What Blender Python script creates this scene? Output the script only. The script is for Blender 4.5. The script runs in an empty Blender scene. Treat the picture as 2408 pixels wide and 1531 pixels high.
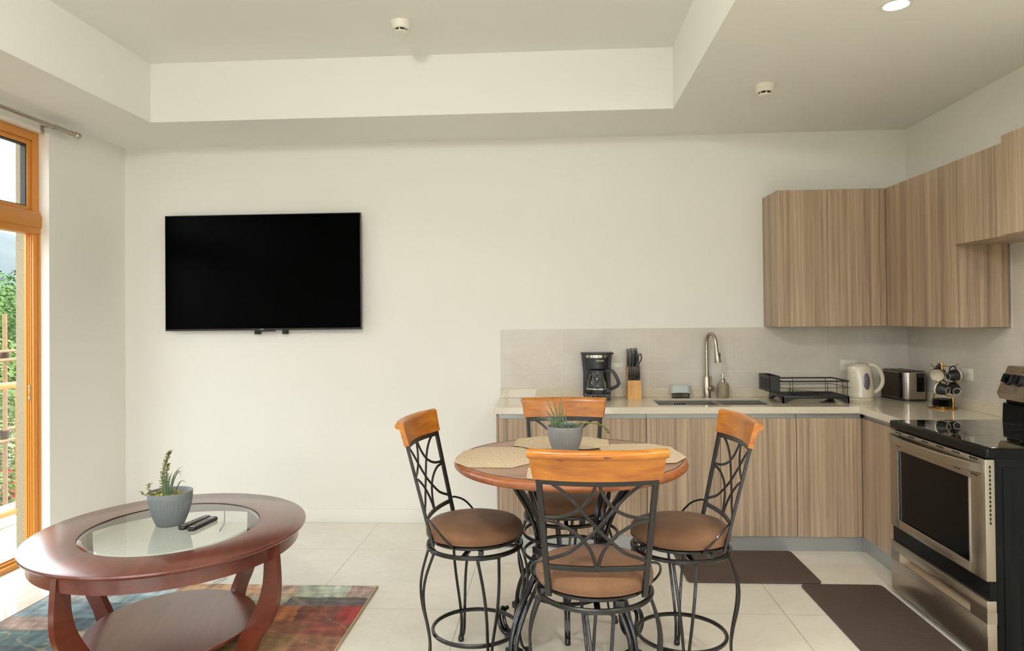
import bpy, bmesh, math, random
import numpy as np
from math import pi, sin, cos, radians, atan2, sqrt, tan
from mathutils import Vector, Matrix, noise
random.seed(7)
SC = bpy.context.scene
COL = SC.collection

# ------------------------------------------------------------------ materials
MATS = {}
def lin(c):
    return tuple(((v/255.0)/12.92 if v/255.0 <= .04045 else ((v/255.0+.055)/1.055)**2.4) for v in c)
class NT:
    def __init__(s, name):
        s.m = bpy.data.materials.new(name); s.m.use_nodes = True
        s.t = s.m.node_tree; s.n = s.t.nodes
        s.b = s.n['Principled BSDF']; s.out = s.n['Material Output']
        s.tc = None
        MATS[name] = s.m
    def node(s, typ, **kw):
        n = s.n.new(typ)
        for k, v in kw.items():
            if hasattr(n, k): setattr(n, k, v)
            else: n.inputs[k].default_value = v
        return n
    def link(s, a, b): s.t.links.new(a, b)
    def coord(s, scale=(1, 1, 1), kind='Object'):
        if not s.tc: s.tc = s.n.new('ShaderNodeTexCoord')
        mp = s.n.new('ShaderNodeMapping'); mp.inputs['Scale'].default_value = scale
        s.link(s.tc.outputs[kind], mp.inputs['Vector']); return mp.outputs['Vector']
    def noise(s, scale, detail=4, rough=.5, vec=None, dist=0):
        n = s.n.new('ShaderNodeTexNoise'); n.inputs['Scale'].default_value = scale
        n.inputs['Detail'].default_value = detail; n.inputs['Roughness'].default_value = rough
        n.inputs['Distortion'].default_value = dist
        if vec is not None: s.link(vec, n.inputs['Vector'])
        return n.outputs['Fac']
    def ramp(s, fac, stops, interp='LINEAR'):
        r = s.n.new('ShaderNodeValToRGB'); r.color_ramp.interpolation = interp
        el = r.color_ramp.elements
        while len(el) > 1: el.remove(el[0])
        el[0].position = stops[0][0]; el[0].color = (*stops[0][1], 1)
        for p, c in stops[1:]:
            e = el.new(p); e.color = (*c, 1)
        s.link(fac, r.inputs['Fac']); return r.outputs['Color']
    def mix(s, fac, a, b, mode='MIX'):
        m = s.n.new('ShaderNodeMix'); m.data_type = 'RGBA'; m.blend_type = mode
        for i, v in ((0, fac), (6, a), (7, b)):
            if isinstance(v, (int, float)): m.inputs[i].default_value = v
            elif isinstance(v, tuple): m.inputs[i].default_value = (*v, 1)
            else: s.link(v, m.inputs[i])
        return m.outputs[2]
    def math(s, op, a, b=None, clamp=False):
        m = s.n.new('ShaderNodeMath'); m.operation = op; m.use_clamp = clamp
        for i, v in enumerate((a, b)):
            if v is None: continue
            if isinstance(v, (int, float)): m.inputs[i].default_value = v
            else: s.link(v, m.inputs[i])
        return m.outputs[0]
    def bump(s, h, strength=.2, dist=.002):
        b = s.n.new('ShaderNodeBump'); b.inputs['Strength'].default_value = strength
        b.inputs['Distance'].default_value = dist
        s.link(h, b.inputs['Height']); s.link(b.outputs['Normal'], s.b.inputs['Normal'])
    def col(s, c):
        if isinstance(c, tuple): s.b.inputs['Base Color'].default_value = (*c, 1)
        else: s.link(c, s.b.inputs['Base Color'])
    def rough(s, r):
        if isinstance(r, (int, float)): s.b.inputs['Roughness'].default_value = r
        else: s.link(r, s.b.inputs['Roughness'])
    def set(s, **kw):
        for k, v in kw.items(): s.b.inputs[k.replace('_', ' ')].default_value = v
        return s

def simple(name, rgb, rough=.5, metal=0, var=.06, nscale=30, bump=0, coat=0, spec=.5, aniso=0):
    m = NT(name); c = lin(rgb)
    f = m.noise(nscale, 3, vec=m.coord())
    m.col(m.ramp(f, [(.3, tuple(v*(1-var) for v in c)), (.7, tuple(min(1, v*(1+var)) for v in c))]))
    m.rough(rough); m.set(Metallic=metal, Coat_Weight=coat, Specular_IOR_Level=spec)
    if bump: m.bump(m.noise(nscale*4, 3, vec=m.coord()), bump, .001)
    return m.m

def wood_laminate(name, dark, light, seed):
    m = NT(name)
    v = m.coord((1, 1, .014)); mp = v.node; mp.inputs['Location'].default_value = (seed*3.7, seed*1.9, seed)
    a = m.noise(60, 3, .6, v); b = m.noise(210, 4, .75, v); c = m.noise(14, 2, .5, v)
    f = m.math('ADD', m.math('MULTIPLY', a, .5), m.math('ADD', m.math('MULTIPLY', b, .35), m.math('MULTIPLY', c, .3)))
    m.col(m.ramp(f, [(.44, lin(dark)), (.54, lin(tuple((x+y)/2 for x, y in zip(dark, light)))), (.70, lin(light))]))
    m.rough(.42); m.bump(b, .08, .0006)
    return m.m

def wood_grain(name, dark, mid, light, axis='x', rough=.3, coat=.4, scale=1.0, wear=False):
    m = NT(name)
    sc = {'x': (.12, 1, 1), 'y': (1, .12, 1), 'z': (1, 1, .12)}[axis]
    v = m.coord(sc)
    a = m.noise(34*scale, 4, .6, v, .4); b = m.noise(5*scale, 2, .5, m.coord())
    f = m.math('ADD', m.math('MULTIPLY', a, .6), m.math('MULTIPLY', b, .4))
    c = m.ramp(f, [(.34, lin(dark)), (.5, lin(mid)), (.66, lin(light))])
    if wear:
        w = m.noise(60*scale, 2, .5, m.coord((.2, 1, 2)))
        c = m.mix(m.math('MULTIPLY', m.math('GREATER_THAN', w, .73), .8), c, lin((60, 32, 18)))
    m.col(c); m.rough(rough); m.set(Coat_Weight=coat, Coat_Roughness=.2)
    m.bump(a, .04, .0006)
    return m.m

def grid_line(m, sock, x0, s, w):
    f = m.math('FRACT', m.math('DIVIDE', m.math('ADD', sock, -x0 + 100*s), s))
    d = m.math('ABSOLUTE', m.math('SUBTRACT', f, .5))
    return m.math('GREATER_THAN', d, .5 - w/s/2)

M = {}
FILL_GLOBE = 96.0
def make_materials():
    # walls
    for nm, rgb in (('wall_paint', (234, 233, 226)), ('ceiling_paint', (234, 234, 229)), ('baseboard_paint', (234, 233, 226))):
        m = NT(nm); c = lin(rgb)
        f = m.noise(3, 3, vec=m.coord()); m.col(m.ramp(f, [(.3, tuple(v*.985 for v in c)), (.7, c)]))
        m.rough(.55 if 'wall' in nm else .7); m.bump(m.noise(240, 2, vec=m.coord()), .03, .0005); M[nm] = m.m
    # floor: polished marble-look tiles
    m = NT('floor_tile'); v = m.coord()
    n1 = m.noise(1.6, 6, .62, v, .6); n2 = m.noise(7, 5, .6, v, 1.2); n3 = m.noise(2.3, 8, .7, v, 2.2)
    base = m.ramp(n1, [(.3, lin((216, 211, 198))), (.7, lin((232, 228, 217)))])
    base = m.mix(m.math('MULTIPLY', n2, .35), base, lin((224, 218, 204)))
    vein = m.math('SUBTRACT', 1, m.math('MULTIPLY', m.math('ABSOLUTE', m.math('SUBTRACT', n3, .5)), 40), True)
    base = m.mix(m.math('MULTIPLY', vein, .08), base, lin((160, 146, 126)))
    sp = m.n.new('ShaderNodeSeparateXYZ'); m.link(v, sp.inputs[0])
    g = m.math('MAXIMUM', grid_line(m, sp.outputs[0], -1.282, .806, .0035), grid_line(m, sp.outputs[1], 4.450, .905, .0035))
    m.col(m.mix(g, base, lin((150, 140, 122))))
    m.rough(m.math('ADD', m.math('MULTIPLY', g, .3), .05)); m.set(Specular_IOR_Level=.75); M['floor'] = m.m
    # backsplash
    m = NT('backsplash_tile'); v = m.coord()
    n1 = m.noise(3, 6, .6, v, .8)
    mp = m.coord((1, 1, 1)); mp.node.inputs['Rotation'].default_value = (0, radians(38), radians(20))
    n3 = m.noise(3.5, 7, .7, mp, 1.5)
    base = m.ramp(n1, [(.3, lin((200, 193, 182))), (.7, lin((214, 208, 198)))])
    vein = m.math('SUBTRACT', 1, m.math('MULTIPLY', m.math('ABSOLUTE', m.math('SUBTRACT', n3, .5)), 60), True)
    base = m.mix(m.math('MULTIPLY', vein, .22), base, lin((228, 223, 214)))
    sp = m.n.new('ShaderNodeSeparateXYZ'); m.link(v, sp.inputs[0])
    g = m.math('MAXIMUM', m.math('MAXIMUM', grid_line(m, sp.outputs[0], .68, .62, .003), grid_line(m, sp.outputs[1], 4.45, .62, .003)),
               grid_line(m, sp.outputs[2], 1.09, .62, .003))
    m.col(m.mix(m.math('MULTIPLY', g, .45), base, lin((226, 221, 212)))); m.rough(.25); M['splash'] = m.m
    # quartz worktop
    m = NT('quartz'); v = m.coord()
    n1 = m.noise(420, 1, .5, v); n2 = m.noise(300, 1, .5, m.coord((1.1, 1, 1)))
    c = m.ramp(n1, [(.25, lin((180, 168, 146))), (.36, lin((210, 200, 180))), (.64, lin((212, 202, 182))), (.74, lin((232, 226, 212)))])
    m.col(m.mix(m.math('MULTIPLY', m.math('GREATER_THAN', n2, .70), .5), c, lin((140, 120, 92))))
    m.rough(.05); m.set(Specular_IOR_Level=.6); M['quartz'] = m.m
    for i in range(8): M['lam%d' % i] = wood_laminate('wood_laminate_%d' % i, (132, 112, 93), (190, 167, 140), i*1.37)
    M['crest'] = wood_grain('crest_wood', (136, 70, 12), (170, 100, 18), (194, 126, 30), 'x', .32, .25, 1.0, True)
    M['rim'] = wood_grain('table_rim_wood', (118, 64, 34), (146, 84, 46), (166, 102, 60), 'x', .3, .25)
    M['tabletop'] = wood_grain('table_top_veneer', (118, 82, 60), (142, 104, 80), (158, 120, 94), 'x', .38, .2, .8)
    M['mahogany'] = wood_grain('mahogany', (84, 34, 22), (98, 42, 27), (110, 49, 32), 'x', .3, .8, .7)
    M['block'] = wood_grain('knife_block_wood', (196, 140, 74), (216, 164, 96), (228, 180, 112), 'z', .4, .15, 1.5)
    M['frame'] = simple('orange_door_frame', (206, 136, 52), .4, 0, .04, 300, .02, .1)
    M['gasket'] = simple('black_gasket', (40, 42, 44), .5)
    M['iron'] = simple('black_iron', (26, 25, 25), .3, .3, .18, 60, .05, .25)
    M['seat'] = simple('brown_suede', (128, 90, 62), .9, 0, .14, 60, .3)
    t = NT('seat_suede2'); 
    v = t.coord(); f = t.noise(700, 2, .6, v); f2 = t.noise(5, 3, .5, v)
    t.col(t.ramp(t.math('ADD', t.math('MULTIPLY', f, .55), t.math('MULTIPLY', f2, .45)), [(.33, lin((90, 60, 38))), (.66, lin((132, 96, 66)))]))
    t.rough(.85); t.set(Sheen_Weight=.1, Sheen_Roughness=.4); t.bump(f, .25, .0008); M['seat'] = t.m
    M['nickel'] = simple('brushed_nickel', (184, 174, 158), .28, 1, .012, 200)
    M['chrome'] = simple('chrome', (210, 208, 202), .1, 1, .02)
    m = NT('stainless'); v = m.coord((1, .02, 1)); f = m.noise(700, 2, .6, v)
    m.col(m.ramp(f, [(.3, lin((166, 157, 144))), (.7, lin((176, 167, 154)))])); m.rough(.3); m.set(Metallic=1.0); M['steel'] = m.m
    m = NT('sink_steel'); f = m.noise(200, 2, .6, m.coord((.05, 1, 1)))
    m.col(m.ramp(f, [(.3, lin((150, 146, 138))), (.7, lin((176, 172, 164)))])); m.rough(.32); m.set(Metallic=.9); M['sinksteel'] = m.m
    M['alu'] = simple('grey_aluminium', (166, 168, 166), .38, .55, .05, 120)
    M['blackgloss'] = simple('black_enamel', (5, 9, 11), .22, 0, .1, 40, 0, 0, .18)
    M['blackglass'] = simple('black_glass', (8, 9, 10), .03, 0, .1, 40, 0, .9)
    M['ovenglass'] = simple('oven_window_glass', (5, 6, 6), .12, 0, .1, 20, 0, 0, .10)
    M['blackplastic'] = simple('black_plastic', (34, 35, 37), .38, 0, .12, 80, .04)
    M['blackmatte'] = simple('black_coated_wire', (20, 20, 20), .5, 0, .1, 80)
    M['screen'] = simple('tv_screen', (1, 1, 1), .25, 0, .02, 2, 0, 0, .015)
    M['whiteplastic'] = simple('white_plastic', (226, 222, 210), .35, 0, .02)
    M['kettle'] = simple('kettle_plastic', (214, 206, 186), .22, 0, .02, 8, 0, .3)
    M['kwin'] = simple('kettle_window', (96, 92, 96), .15, 0, .15, 60, 0, .4)
    M['detector'] = simple('detector_plastic', (232, 228, 216), .4, 0, .02)
    M['slot'] = simple('dark_slot', (22, 18, 14), .7)
    M['grey_pot'] = simple('grey_planter', (128, 131, 132), .55, 0, .04, 14, .05)
    m = NT('soil_gravel'); f = m.n.new('ShaderNodeTexVoronoi'); f.inputs['Scale'].default_value = 160; m.link(m.coord(), f.inputs['Vector'])
    m.col(m.ramp(f.outputs['Color'], [(.2, lin((84, 66, 44))), (.45, lin((150, 124, 86))), (.6, lin((196, 176, 140))), (.8, lin((96, 104, 52)))]))
    m.rough(.9); m.bump(f.outputs['Distance'], .6, .004); M['soil'] = m.m
    M['aloe'] = simple('aloe_leaf', (92, 112, 84), .5, 0, .22, 60)
    M['rosette'] = simple('rosette_leaf', (120, 132, 118), .5, 0, .15, 60)
    M['jade'] = simple('jade_leaf', (128, 138, 66), .45, 0, .25, 80)
    M['jade2'] = simple('yellow_green_leaf', (172, 168, 84), .45, 0, .25, 80)
    M['stem'] = simple('red_stem', (122, 70, 48), .6, 0, .2, 80)
    M['dispenser'] = simple('stoneware', (150, 138, 112), .45, 0, .08, 40, .1)
    M['sponge_top'] = simple('pale_blue_plastic', (198, 206, 204), .4, 0, .02)
    M['sponge_in'] = simple('grey_green_insert', (118, 128, 120), .5, 0, .04)
    M['gold'] = simple('gold_wire', (204, 146, 62), .22, 1, .05)
    M['mug'] = simple('black_stoneware', (34, 36, 34), .42, 0, .15, 60, .03)
    M['mugin'] = simple('cream_glaze', (220, 214, 196), .25, 0, .03)
    M['knifehandle'] = simple('knife_handle', (26, 27, 27), .25, 0, .1, 60, 0, .2)
    M['marks'] = simple('grey_marks', (90, 84, 76), .5)
    M['badge'] = simple('pale_badge', (158, 164, 140), .35)
    M['bluemark'] = simple('button_outline', (146, 150, 150), .4)
    M['remote'] = simple('remote_plastic', (26, 26, 27), .4, 0, .1, 60)
    M['button'] = simple('remote_buttons', (170, 170, 166), .4)
    # door mat: ribbed brown rubber
    m = NT('brown_mat'); v = m.coord(); sp = m.n.new('ShaderNodeSeparateXYZ'); m.link(v, sp.inputs[0])
    w = m.math('SINE', m.math('MULTIPLY', sp.outputs[1], 2*pi/.016)); w2 = m.math('SINE', m.math('MULTIPLY', sp.outputs[0], 2*pi/.02))
    f = m.noise(300, 2, .6, v)
    h = m.math('ADD', m.math('MULTIPLY', w, m.math('ADD', m.math('MULTIPLY', w2, .2), .8)), f)
    m.col(m.ramp(m.math('ADD', m.math('MULTIPLY', h, .2), .4), [(.2, lin((62, 49, 42))), (.8, lin((92, 76, 66)))]))
    m.rough(.7); m.bump(h, .5, .0012); M['mat'] = m.m
    # placemat: open diamond lattice woven over slubby cream yarn
    m = NT('woven_placemat'); v = m.coord(); sp = m.n.new('ShaderNodeSeparateXYZ'); m.link(v, sp.inputs[0])
    wob = m.math('MULTIPLY', m.math('SUBTRACT', m.noise(30, 2, .5, v), .5), .012)
    d1 = m.math('ADD', m.math('ADD', sp.outputs[0], sp.outputs[1]), wob); d2 = m.math('ADD', m.math('SUBTRACT', sp.outputs[0], sp.outputs[1]), wob)
    g = m.math('MAXIMUM', grid_line(m, d1, 0, .034, .0035), grid_line(m, d2, 0, .034, .0035))
    sl = m.noise(1, 3, .6, m.coord((60, 420, 1)))
    base = m.ramp(sl, [(.34, lin((110, 82, 54))), (.44, lin((196, 176, 146))), (.7, lin((216, 200, 174)))])
    m.col(m.mix(m.math('MULTIPLY', g, .5), base, lin((128, 96, 66)))); m.rough(.9); m.bump(sl, .5, .001); M['placemat'] = m.m
    # rug colours live in a colour attribute
    m = NT('rug_pile'); at = m.n.new('ShaderNodeAttribute'); at.attribute_name = 'Col'
    f = m.noise(420, 3, .7, m.coord((1, 1, 1))); f2 = m.noise(60, 4, .7, m.coord((.5, 1.4, 1)), 1)
    k = m.ramp(m.math('ADD', m.math('MULTIPLY', f, .5), m.math('MULTIPLY', f2, .5)), [(.36, (.66, .64, .62)), (.6, (1.12, 1.1, 1.06))])
    m.col(m.mix(1.0, at.outputs['Color'], k, 'MULTIPLY')); m.rough(.95); m.bump(f, .5, .002); M['rug'] = m.m
    M['rug_edge'] = simple('rug_binding', (176, 160, 128), .9, 0, .1, 200, .2)
    # thin clear pane: mostly transparent, grazing reflections
    for nm, tint, rg in (('clear_glass', (.97, .985, .975), .0), ('table_glass', (.86, .93, .89), .0), ('carafe_glass', (.93, .95, .94), .0), ('smoke_plastic', (.72, .72, .70), .05)):
        m = NT(nm); m.n.remove(m.b)
        tr = m.n.new('ShaderNodeBsdfTransparent'); tr.inputs['Color'].default_value = (*tint, 1)
        gl = m.n.new('ShaderNodeBsdfGlossy'); gl.inputs['Roughness'].default_value = rg
        fr = m.n.new('ShaderNodeFresnel'); fr.inputs['IOR'].default_value = 1.5
        mx = m.n.new('ShaderNodeMixShader')
        fac = m.math('MULTIPLY', fr.outputs[0], 1.8 if nm == 'table_glass' else 1.0, True)
        m.link(fac, mx.inputs[0]); m.link(tr.outputs[0], mx.inputs[1]); m.link(gl.outputs[0], mx.inputs[2])
        m.link(mx.outputs[0], m.out.inputs['Surface']); M[nm] = m.m
    m = NT('lamp_lens'); m.set(Emission_Strength=9.0); m.b.inputs['Emission Color'].default_value = (1, .96, .88, 1); m.col((.9, .9, .9)); M['lamp'] = m.m
    m = NT('fill_globe_glow'); m.set(Emission_Strength=FILL_GLOBE); m.b.inputs['Emission Color'].default_value = (1, .985, .95, 1); m.col((.9, .9, .9)); M['globe'] = m.m  # emission for the added, unseen ceiling globes
    # outdoors
    M['plaster'] = simple('rough_plaster', (150, 140, 114), .9, 0, .12, 90, .9)
    M['bamboo'] = simple('weathered_bamboo', (148, 116, 82), .7, 0, .15, 40, .1)
    M['tie'] = simple('dark_lashing', (70, 48, 36), .8)
    M['leaf'] = simple('tree_leaf', (78, 108, 38), .55, 0, .45, 3)
    M['leaf2'] = simple('dark_tree_leaf', (58, 92, 36), .55, 0, .4, 3)
    M['leaf3'] = simple('light_shrub_leaf', (100, 122, 50), .55, 0, .4, 3)
    M['flower'] = simple('red_bract', (206, 52, 56), .6, 0, .2, 5)
    M['bark'] = simple('bark', (92, 74, 56), .9, 0, .2, 30, .4)
    M['hill'] = simple('hillside', (80, 88, 86), 1, 0, .12, .03)
    M['ground'] = simple('ground_scrub', (142, 140, 122), 1, 0, .3, .5)
    M['kerb'] = simple('pale_stone', (214, 208, 194), .5, 0, .06, 20)
    M['balcony'] = simple('balcony_tile', (176, 164, 146), .25, 0, .2, 6)

make_materials()

# ------------------------------------------------------------------ mesh builder
class MB:
    def __init__(s): s.v = []; s.f = []; s.m = []; s.mi = 0
    def add(s, vs, fs):
        o = len(s.v); s.v += [tuple(v) for v in vs]
        for f in fs: s.f.append([i+o for i in f]); s.m.append(s.mi)
        return s
    def mat(s, i): s.mi = i; return s
    def box(s, x0, x1, y0, y1, z0, z1, r=0, seg=2):
        if r <= 0:
            return s.add([(x, y, z) for z in (z0, z1) for y in (y0, y1) for x in (x0, x1)],
                         [(0, 2, 3, 1), (4, 5, 7, 6), (0, 1, 5, 4), (2, 6, 7, 3), (0, 4, 6, 2), (1, 3, 7, 5)])
        bm = bmesh.new(); bmesh.ops.create_cube(bm, size=1)
        for v in bm.verts: v.co = Vector(((x0+x1)/2+v.co.x*(x1-x0), (y0+y1)/2+v.co.y*(y1-y0), (z0+z1)/2+v.co.z*(z1-z0)))
        r = min(r, (x1-x0)*.49, (y1-y0)*.49, (z1-z0)*.49)
        bmesh.ops.bevel(bm, geom=bm.edges[:], offset=r, segments=seg, profile=.5, affect='EDGES')
        bm.verts.ensure_lookup_table()
        s.add([v.co[:] for v in bm.verts], [[v.index for v in f.verts] for f in bm.faces]); bm.free(); return s
    def prism(s, poly, z0, z1, axis='z', r=0):
        n = len(poly)
        def P(a, b, c): return {'z': (a, b, c), 'x': (c, a, b), 'y': (a, c, b)}[axis]
        if r <= 0:
            return s.add([P(a, b, z0) for a, b in poly]+[P(a, b, z1) for a, b in poly],
                  [list(range(n))[::-1], list(range(n, 2*n))]+[(i, (i+1) % n, n+(i+1) % n, n+i) for i in range(n)])
        # rounded rims: inset copies of the outline
        c = (sum(p[0] for p in poly)/n, sum(p[1] for p in poly)/n)
        def ins(d):
            out = []
            for i in range(n):
                p0, p1, p2 = [Vector(poly[j % n]) for j in (i-1, i, i+1)]
                e1 = (p1-p0).normalized(); e2 = (p2-p1).normalized()
                nn = Vector((-(e1.y+e2.y), e1.x+e2.x)); 
                if nn.length < 1e-6: nn = Vector((-e1.y, e1.x))
                nn.normalize()
                if nn.dot(Vector(c)-p1) < 0 and sgn > 0: pass
                out.append(tuple(p1+nn*d*sgn))
            return out
        area = sum(poly[i][0]*poly[(i+1) % n][1]-poly[(i+1) % n][0]*poly[i][1] for i in range(n)); sgn = 1 if area > 0 else -1
        rings = []
        for k in range(4):
            a = k/3*pi/2; rings.append((ins(r*(1-sin(a))), z0+r*(1-cos(a))))
        for k in range(4):
            a = (1-k/3)*pi/2; rings.append((ins(r*(1-sin(a))), z1-r*(1-cos(a))))
        vs = [P(a, b, z) for pl, z in rings for a, b in pl]
        fs = [list(range(n))[::-1], [n*7+i for i in range(n)]]
        for k in range(7): fs += [(k*n+i, k*n+(i+1) % n, (k+1)*n+(i+1) % n, (k+1)*n+i) for i in range(n)]
        return s.add(vs, fs)
    def lathe(s, prof, n=32, c=(0, 0, 0), mat=None, mod=None, closed=False, cap=True):
        vs = []
        for r, z in prof:
            for k in range(n):
                a = 2*pi*k/n; rr = r if mod is None else mod(r, z, a)
                p = Vector((rr*cos(a), rr*sin(a), z))
                if mat is not None: p = mat @ p
                vs.append(p+Vector(c))
        m = len(prof); fs = []
        for i in range(m if closed else m-1):
            j = (i+1) % m
            fs += [(i*n+k, i*n+(k+1) % n, j*n+(k+1) % n, j*n+k) for k in range(n)]
        if not closed and cap:
            if prof[0][0] > 1e-6: fs.append([k for k in range(n)][::-1])
            if prof[-1][0] > 1e-6: fs.append([(m-1)*n+k for k in range(n)])
        return s.add(vs, fs)
    def ball(s, c, rx, ry=None, rz=None, n=12, m=8, mat=None):
        ry = ry or rx; rz = rz or rx; vs = []; fs = []
        vs.append(Vector((0, 0, -rz)))
        for i in range(1, m):
            t = -pi/2+pi*i/m
            for k in range(n): vs.append(Vector((rx*cos(t)*cos(2*pi*k/n), ry*cos(t)*sin(2*pi*k/n), rz*sin(t))))
        vs.append(Vector((0, 0, rz)))
        for k in range(n):
            fs.append((0, 1+(k+1) % n, 1+k)); L = len(vs)-1
            fs.append((L, L-n+k, L-n+(k+1) % n))
        for i in range(m-2):
            for k in range(n): fs.append((1+i*n+k, 1+i*n+(k+1) % n, 1+(i+1)*n+(k+1) % n, 1+(i+1)*n+k))
        return s.add([(mat @ v if mat else v)+Vector(c) for v in vs], fs)
    def sweep(s, path, sec, closed=False, up=None, scale=None, caps=True):
        """sec: list of (a,b) cross-section; a along side, b along up"""
        P = [Vector(p) for p in path]; n = len(P); k = len(sec); vs = []
        prev = None
        for i in range(n):
            if closed: t = (P[(i+1) % n]-P[i-1])
            else: t = P[min(i+1, n-1)]-P[max(i-1, 0)]
            if t.length < 1e-9: t = Vector((0, 0, 1))
            t.normalize()
            if up is not None:
                u0 = Vector(up[i]) if isinstance(up, list) else Vector(up)
            else:
                u0 = prev if prev is not None else (Vector((0, 0, 1)) if abs(t.z) < .9 else Vector((1, 0, 0)))
            side = t.cross(u0)
            if side.length < 1e-5: side = t.cross(Vector((1, .3, .1)))
            side.normalize(); u = side.cross(t).normalized(); prev = u
            sc = scale[i] if scale else 1
            for a, b in sec: vs.append(P[i]+side*a*sc+u*b*sc)
        fs = []
        for i in range(n if closed else n-1):
            j = (i+1) % n
            fs += [(i*k+q, i*k+(q+1) % k, j*k+(q+1) % k, j*k+q) for q in range(k)]
        if not closed and caps: fs += [list(range(k))[::-1], [(n-1)*k+q for q in range(k)]]
        return s.add(vs, fs)
    def tube(s, path, r, n=8, closed=False, scale=None, up=None):
        return s.sweep(path, [(r*cos(2*pi*q/n), r*sin(2*pi*q/n)) for q in range(n)], closed, up, scale)
    def bar(s, path, w, h, closed=False, up=None, scale=None, c=.25):
        e = min(w, h)*c; a, b = w/2, h/2
        return s.sweep(path, [(a-e, -b), (a, -b+e), (a, b-e), (a-e, b), (-a+e, b), (-a, b-e), (-a, -b+e), (-a+e, -b)], closed, up, scale)
    def build(s, name, mats, parent=None, loc=(0, 0, 0), rz=0, sharp=38, smooth=True):
        me = bpy.data.meshes.new(name); me.from_pydata(s.v, [], s.f)
        if not isinstance(mats, (list, tuple)): mats = [mats]
        for m in mats: me.materials.append(m)
        me.polygons.foreach_set('material_index', s.m)
        bm = bmesh.new(); bm.from_mesh(me); bmesh.ops.recalc_face_normals(bm, faces=bm.faces[:]); bm.to_mesh(me); bm.free()
        if smooth:
            me.polygons.foreach_set('use_smooth', [True]*len(me.polygons)); me.set_sharp_from_angle(angle=radians(sharp))
        me.update()
        o = bpy.data.objects.new(name, me); COL.objects.link(o)
        o.location = loc; o.rotation_euler = (0, 0, rz)
        if parent: o.parent = parent
        return o

def smooth_path(pts, n=8, closed=False):
    P = [Vector(p) for p in pts]; out = []; L = len(P)
    rng = range(L if closed else L-1)
    for i in rng:
        if closed: p0, p1, p2, p3 = P[i-1], P[i], P[(i+1) % L], P[(i+2) % L]
        else: p0, p1, p2, p3 = P[max(i-1, 0)], P[i], P[i+1], P[min(i+2, L-1)]
        for k in range(n):
            t = k/n
            out.append(.5*((2*p1)+(-p0+p2)*t+(2*p0-5*p1+4*p2-p3)*t*t+(-p0+3*p1-3*p2+p3)*t**3))
    if not closed: out.append(P[-1])
    return out
def circle(r, z, n=48, cx=0, cy=0): return [(cx+r*cos(2*pi*k/n), cy+r*sin(2*pi*k/n), z) for k in range(n)]
def tag(o, label, cat, group=None):
    o['label'] = label; o['category'] = cat
    if group: o['group'] = group
    return o
def thing(name, label, cat, loc=(0, 0, 0), rz=0, group=None):
    o = bpy.data.objects.new(name, None); COL.objects.link(o); o.empty_display_size = .05
    o.location = loc; o.rotation_euler = (0, 0, rz); return tag(o, label, cat, group)
def structure(o): o['kind'] = 'structure'; return o
KIDS = {}
def kids(o): return [c for c in COL.objects if c.parent == o]
def dup(root, loc, rz, label, parent=None):
    r = root.copy(); COL.objects.link(r)
    if parent is None: r.location = loc; r.rotation_euler = (0, 0, rz); r['label'] = label
    else: r.parent = parent
    for c in kids(root): dup(c, None, None, None, r)
    return r

# ------------------------------------------------------------------ room
YW, XL, XR, ZC, ZT, YB = 5.05, -3.2, 2.49, 2.785, 3.17, -3.2
CT = .91     # worktop height
structure(MB().box(XL-.1, XR+.12, YB-.12, YW+.12, -.12, 0).build('floor', M['floor'], smooth=False))
structure(MB().box(XL-.2, XR+.12, YW, YW+.14, 0, 3.3).build('wall_back', M['wall_paint'], smooth=False))
structure(MB().box(XR, XR+.14, YB, YW, 0, 3.3).build('wall_right', M['wall_paint'], smooth=False))
RW0, RW1, RWZ = -2.9, 1.1, 2.69           # unseen wide glazing, added behind the camera to bring in frontal light
w = MB(); w.box(XL-.2, RW0, YB-.14, YB, 0, 3.3); w.box(RW1, XR+.14, YB-.14, YB, 0, 3.3); w.box(RW0, RW1, YB-.14, YB, RWZ, 3.3)
structure(w.build('wall_rear', M['wall_paint'], smooth=False))
w = MB(); w.box(RW0, RW1, YB-.12, YB-.05, 0, .06); w.box(RW0, RW1, YB-.12, YB-.05, RWZ-.06, RWZ); w.box(RW0, RW1, YB-.12, YB-.05, 2.05, 2.16)
for k in range(5): x = RW0+k*(RW1-RW0-.07)/4; w.box(x, x+.07, YB-.11, YB-.06, .06, RWZ-.06)
wr = structure(w.build('fill_window_2', M['frame'], smooth=False))
MB().add([(RW0, YB-.085, .06), (RW1, YB-.085, .06), (RW1, YB-.085, RWZ-.06), (RW0, YB-.085, RWZ-.06)], [(0, 1, 2, 3)]).build('pane', M['clear_glass'], wr)
DY0, DY1, DZ = 1.35, 4.26, 2.69           # sliding door opening
WY0, WY1 = -2.5, .75                     # unseen second opening, added behind the camera for more daylight
w = MB()
w.box(XL-.135, XL, DY1, YW, 0, 3.3); w.box(XL-.2, XL, DY0, DY1, DZ, 3.3); w.box(XL-.2, XL, WY1, DY0, 0, 3.3)
w.box(XL-.2, XL, WY0, WY1, DZ, 3.3); w.box(XL-.2, XL, YB, WY0, 0, 3.3)
structure(w.build('wall_left', M['wall_paint'], smooth=False))
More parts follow.
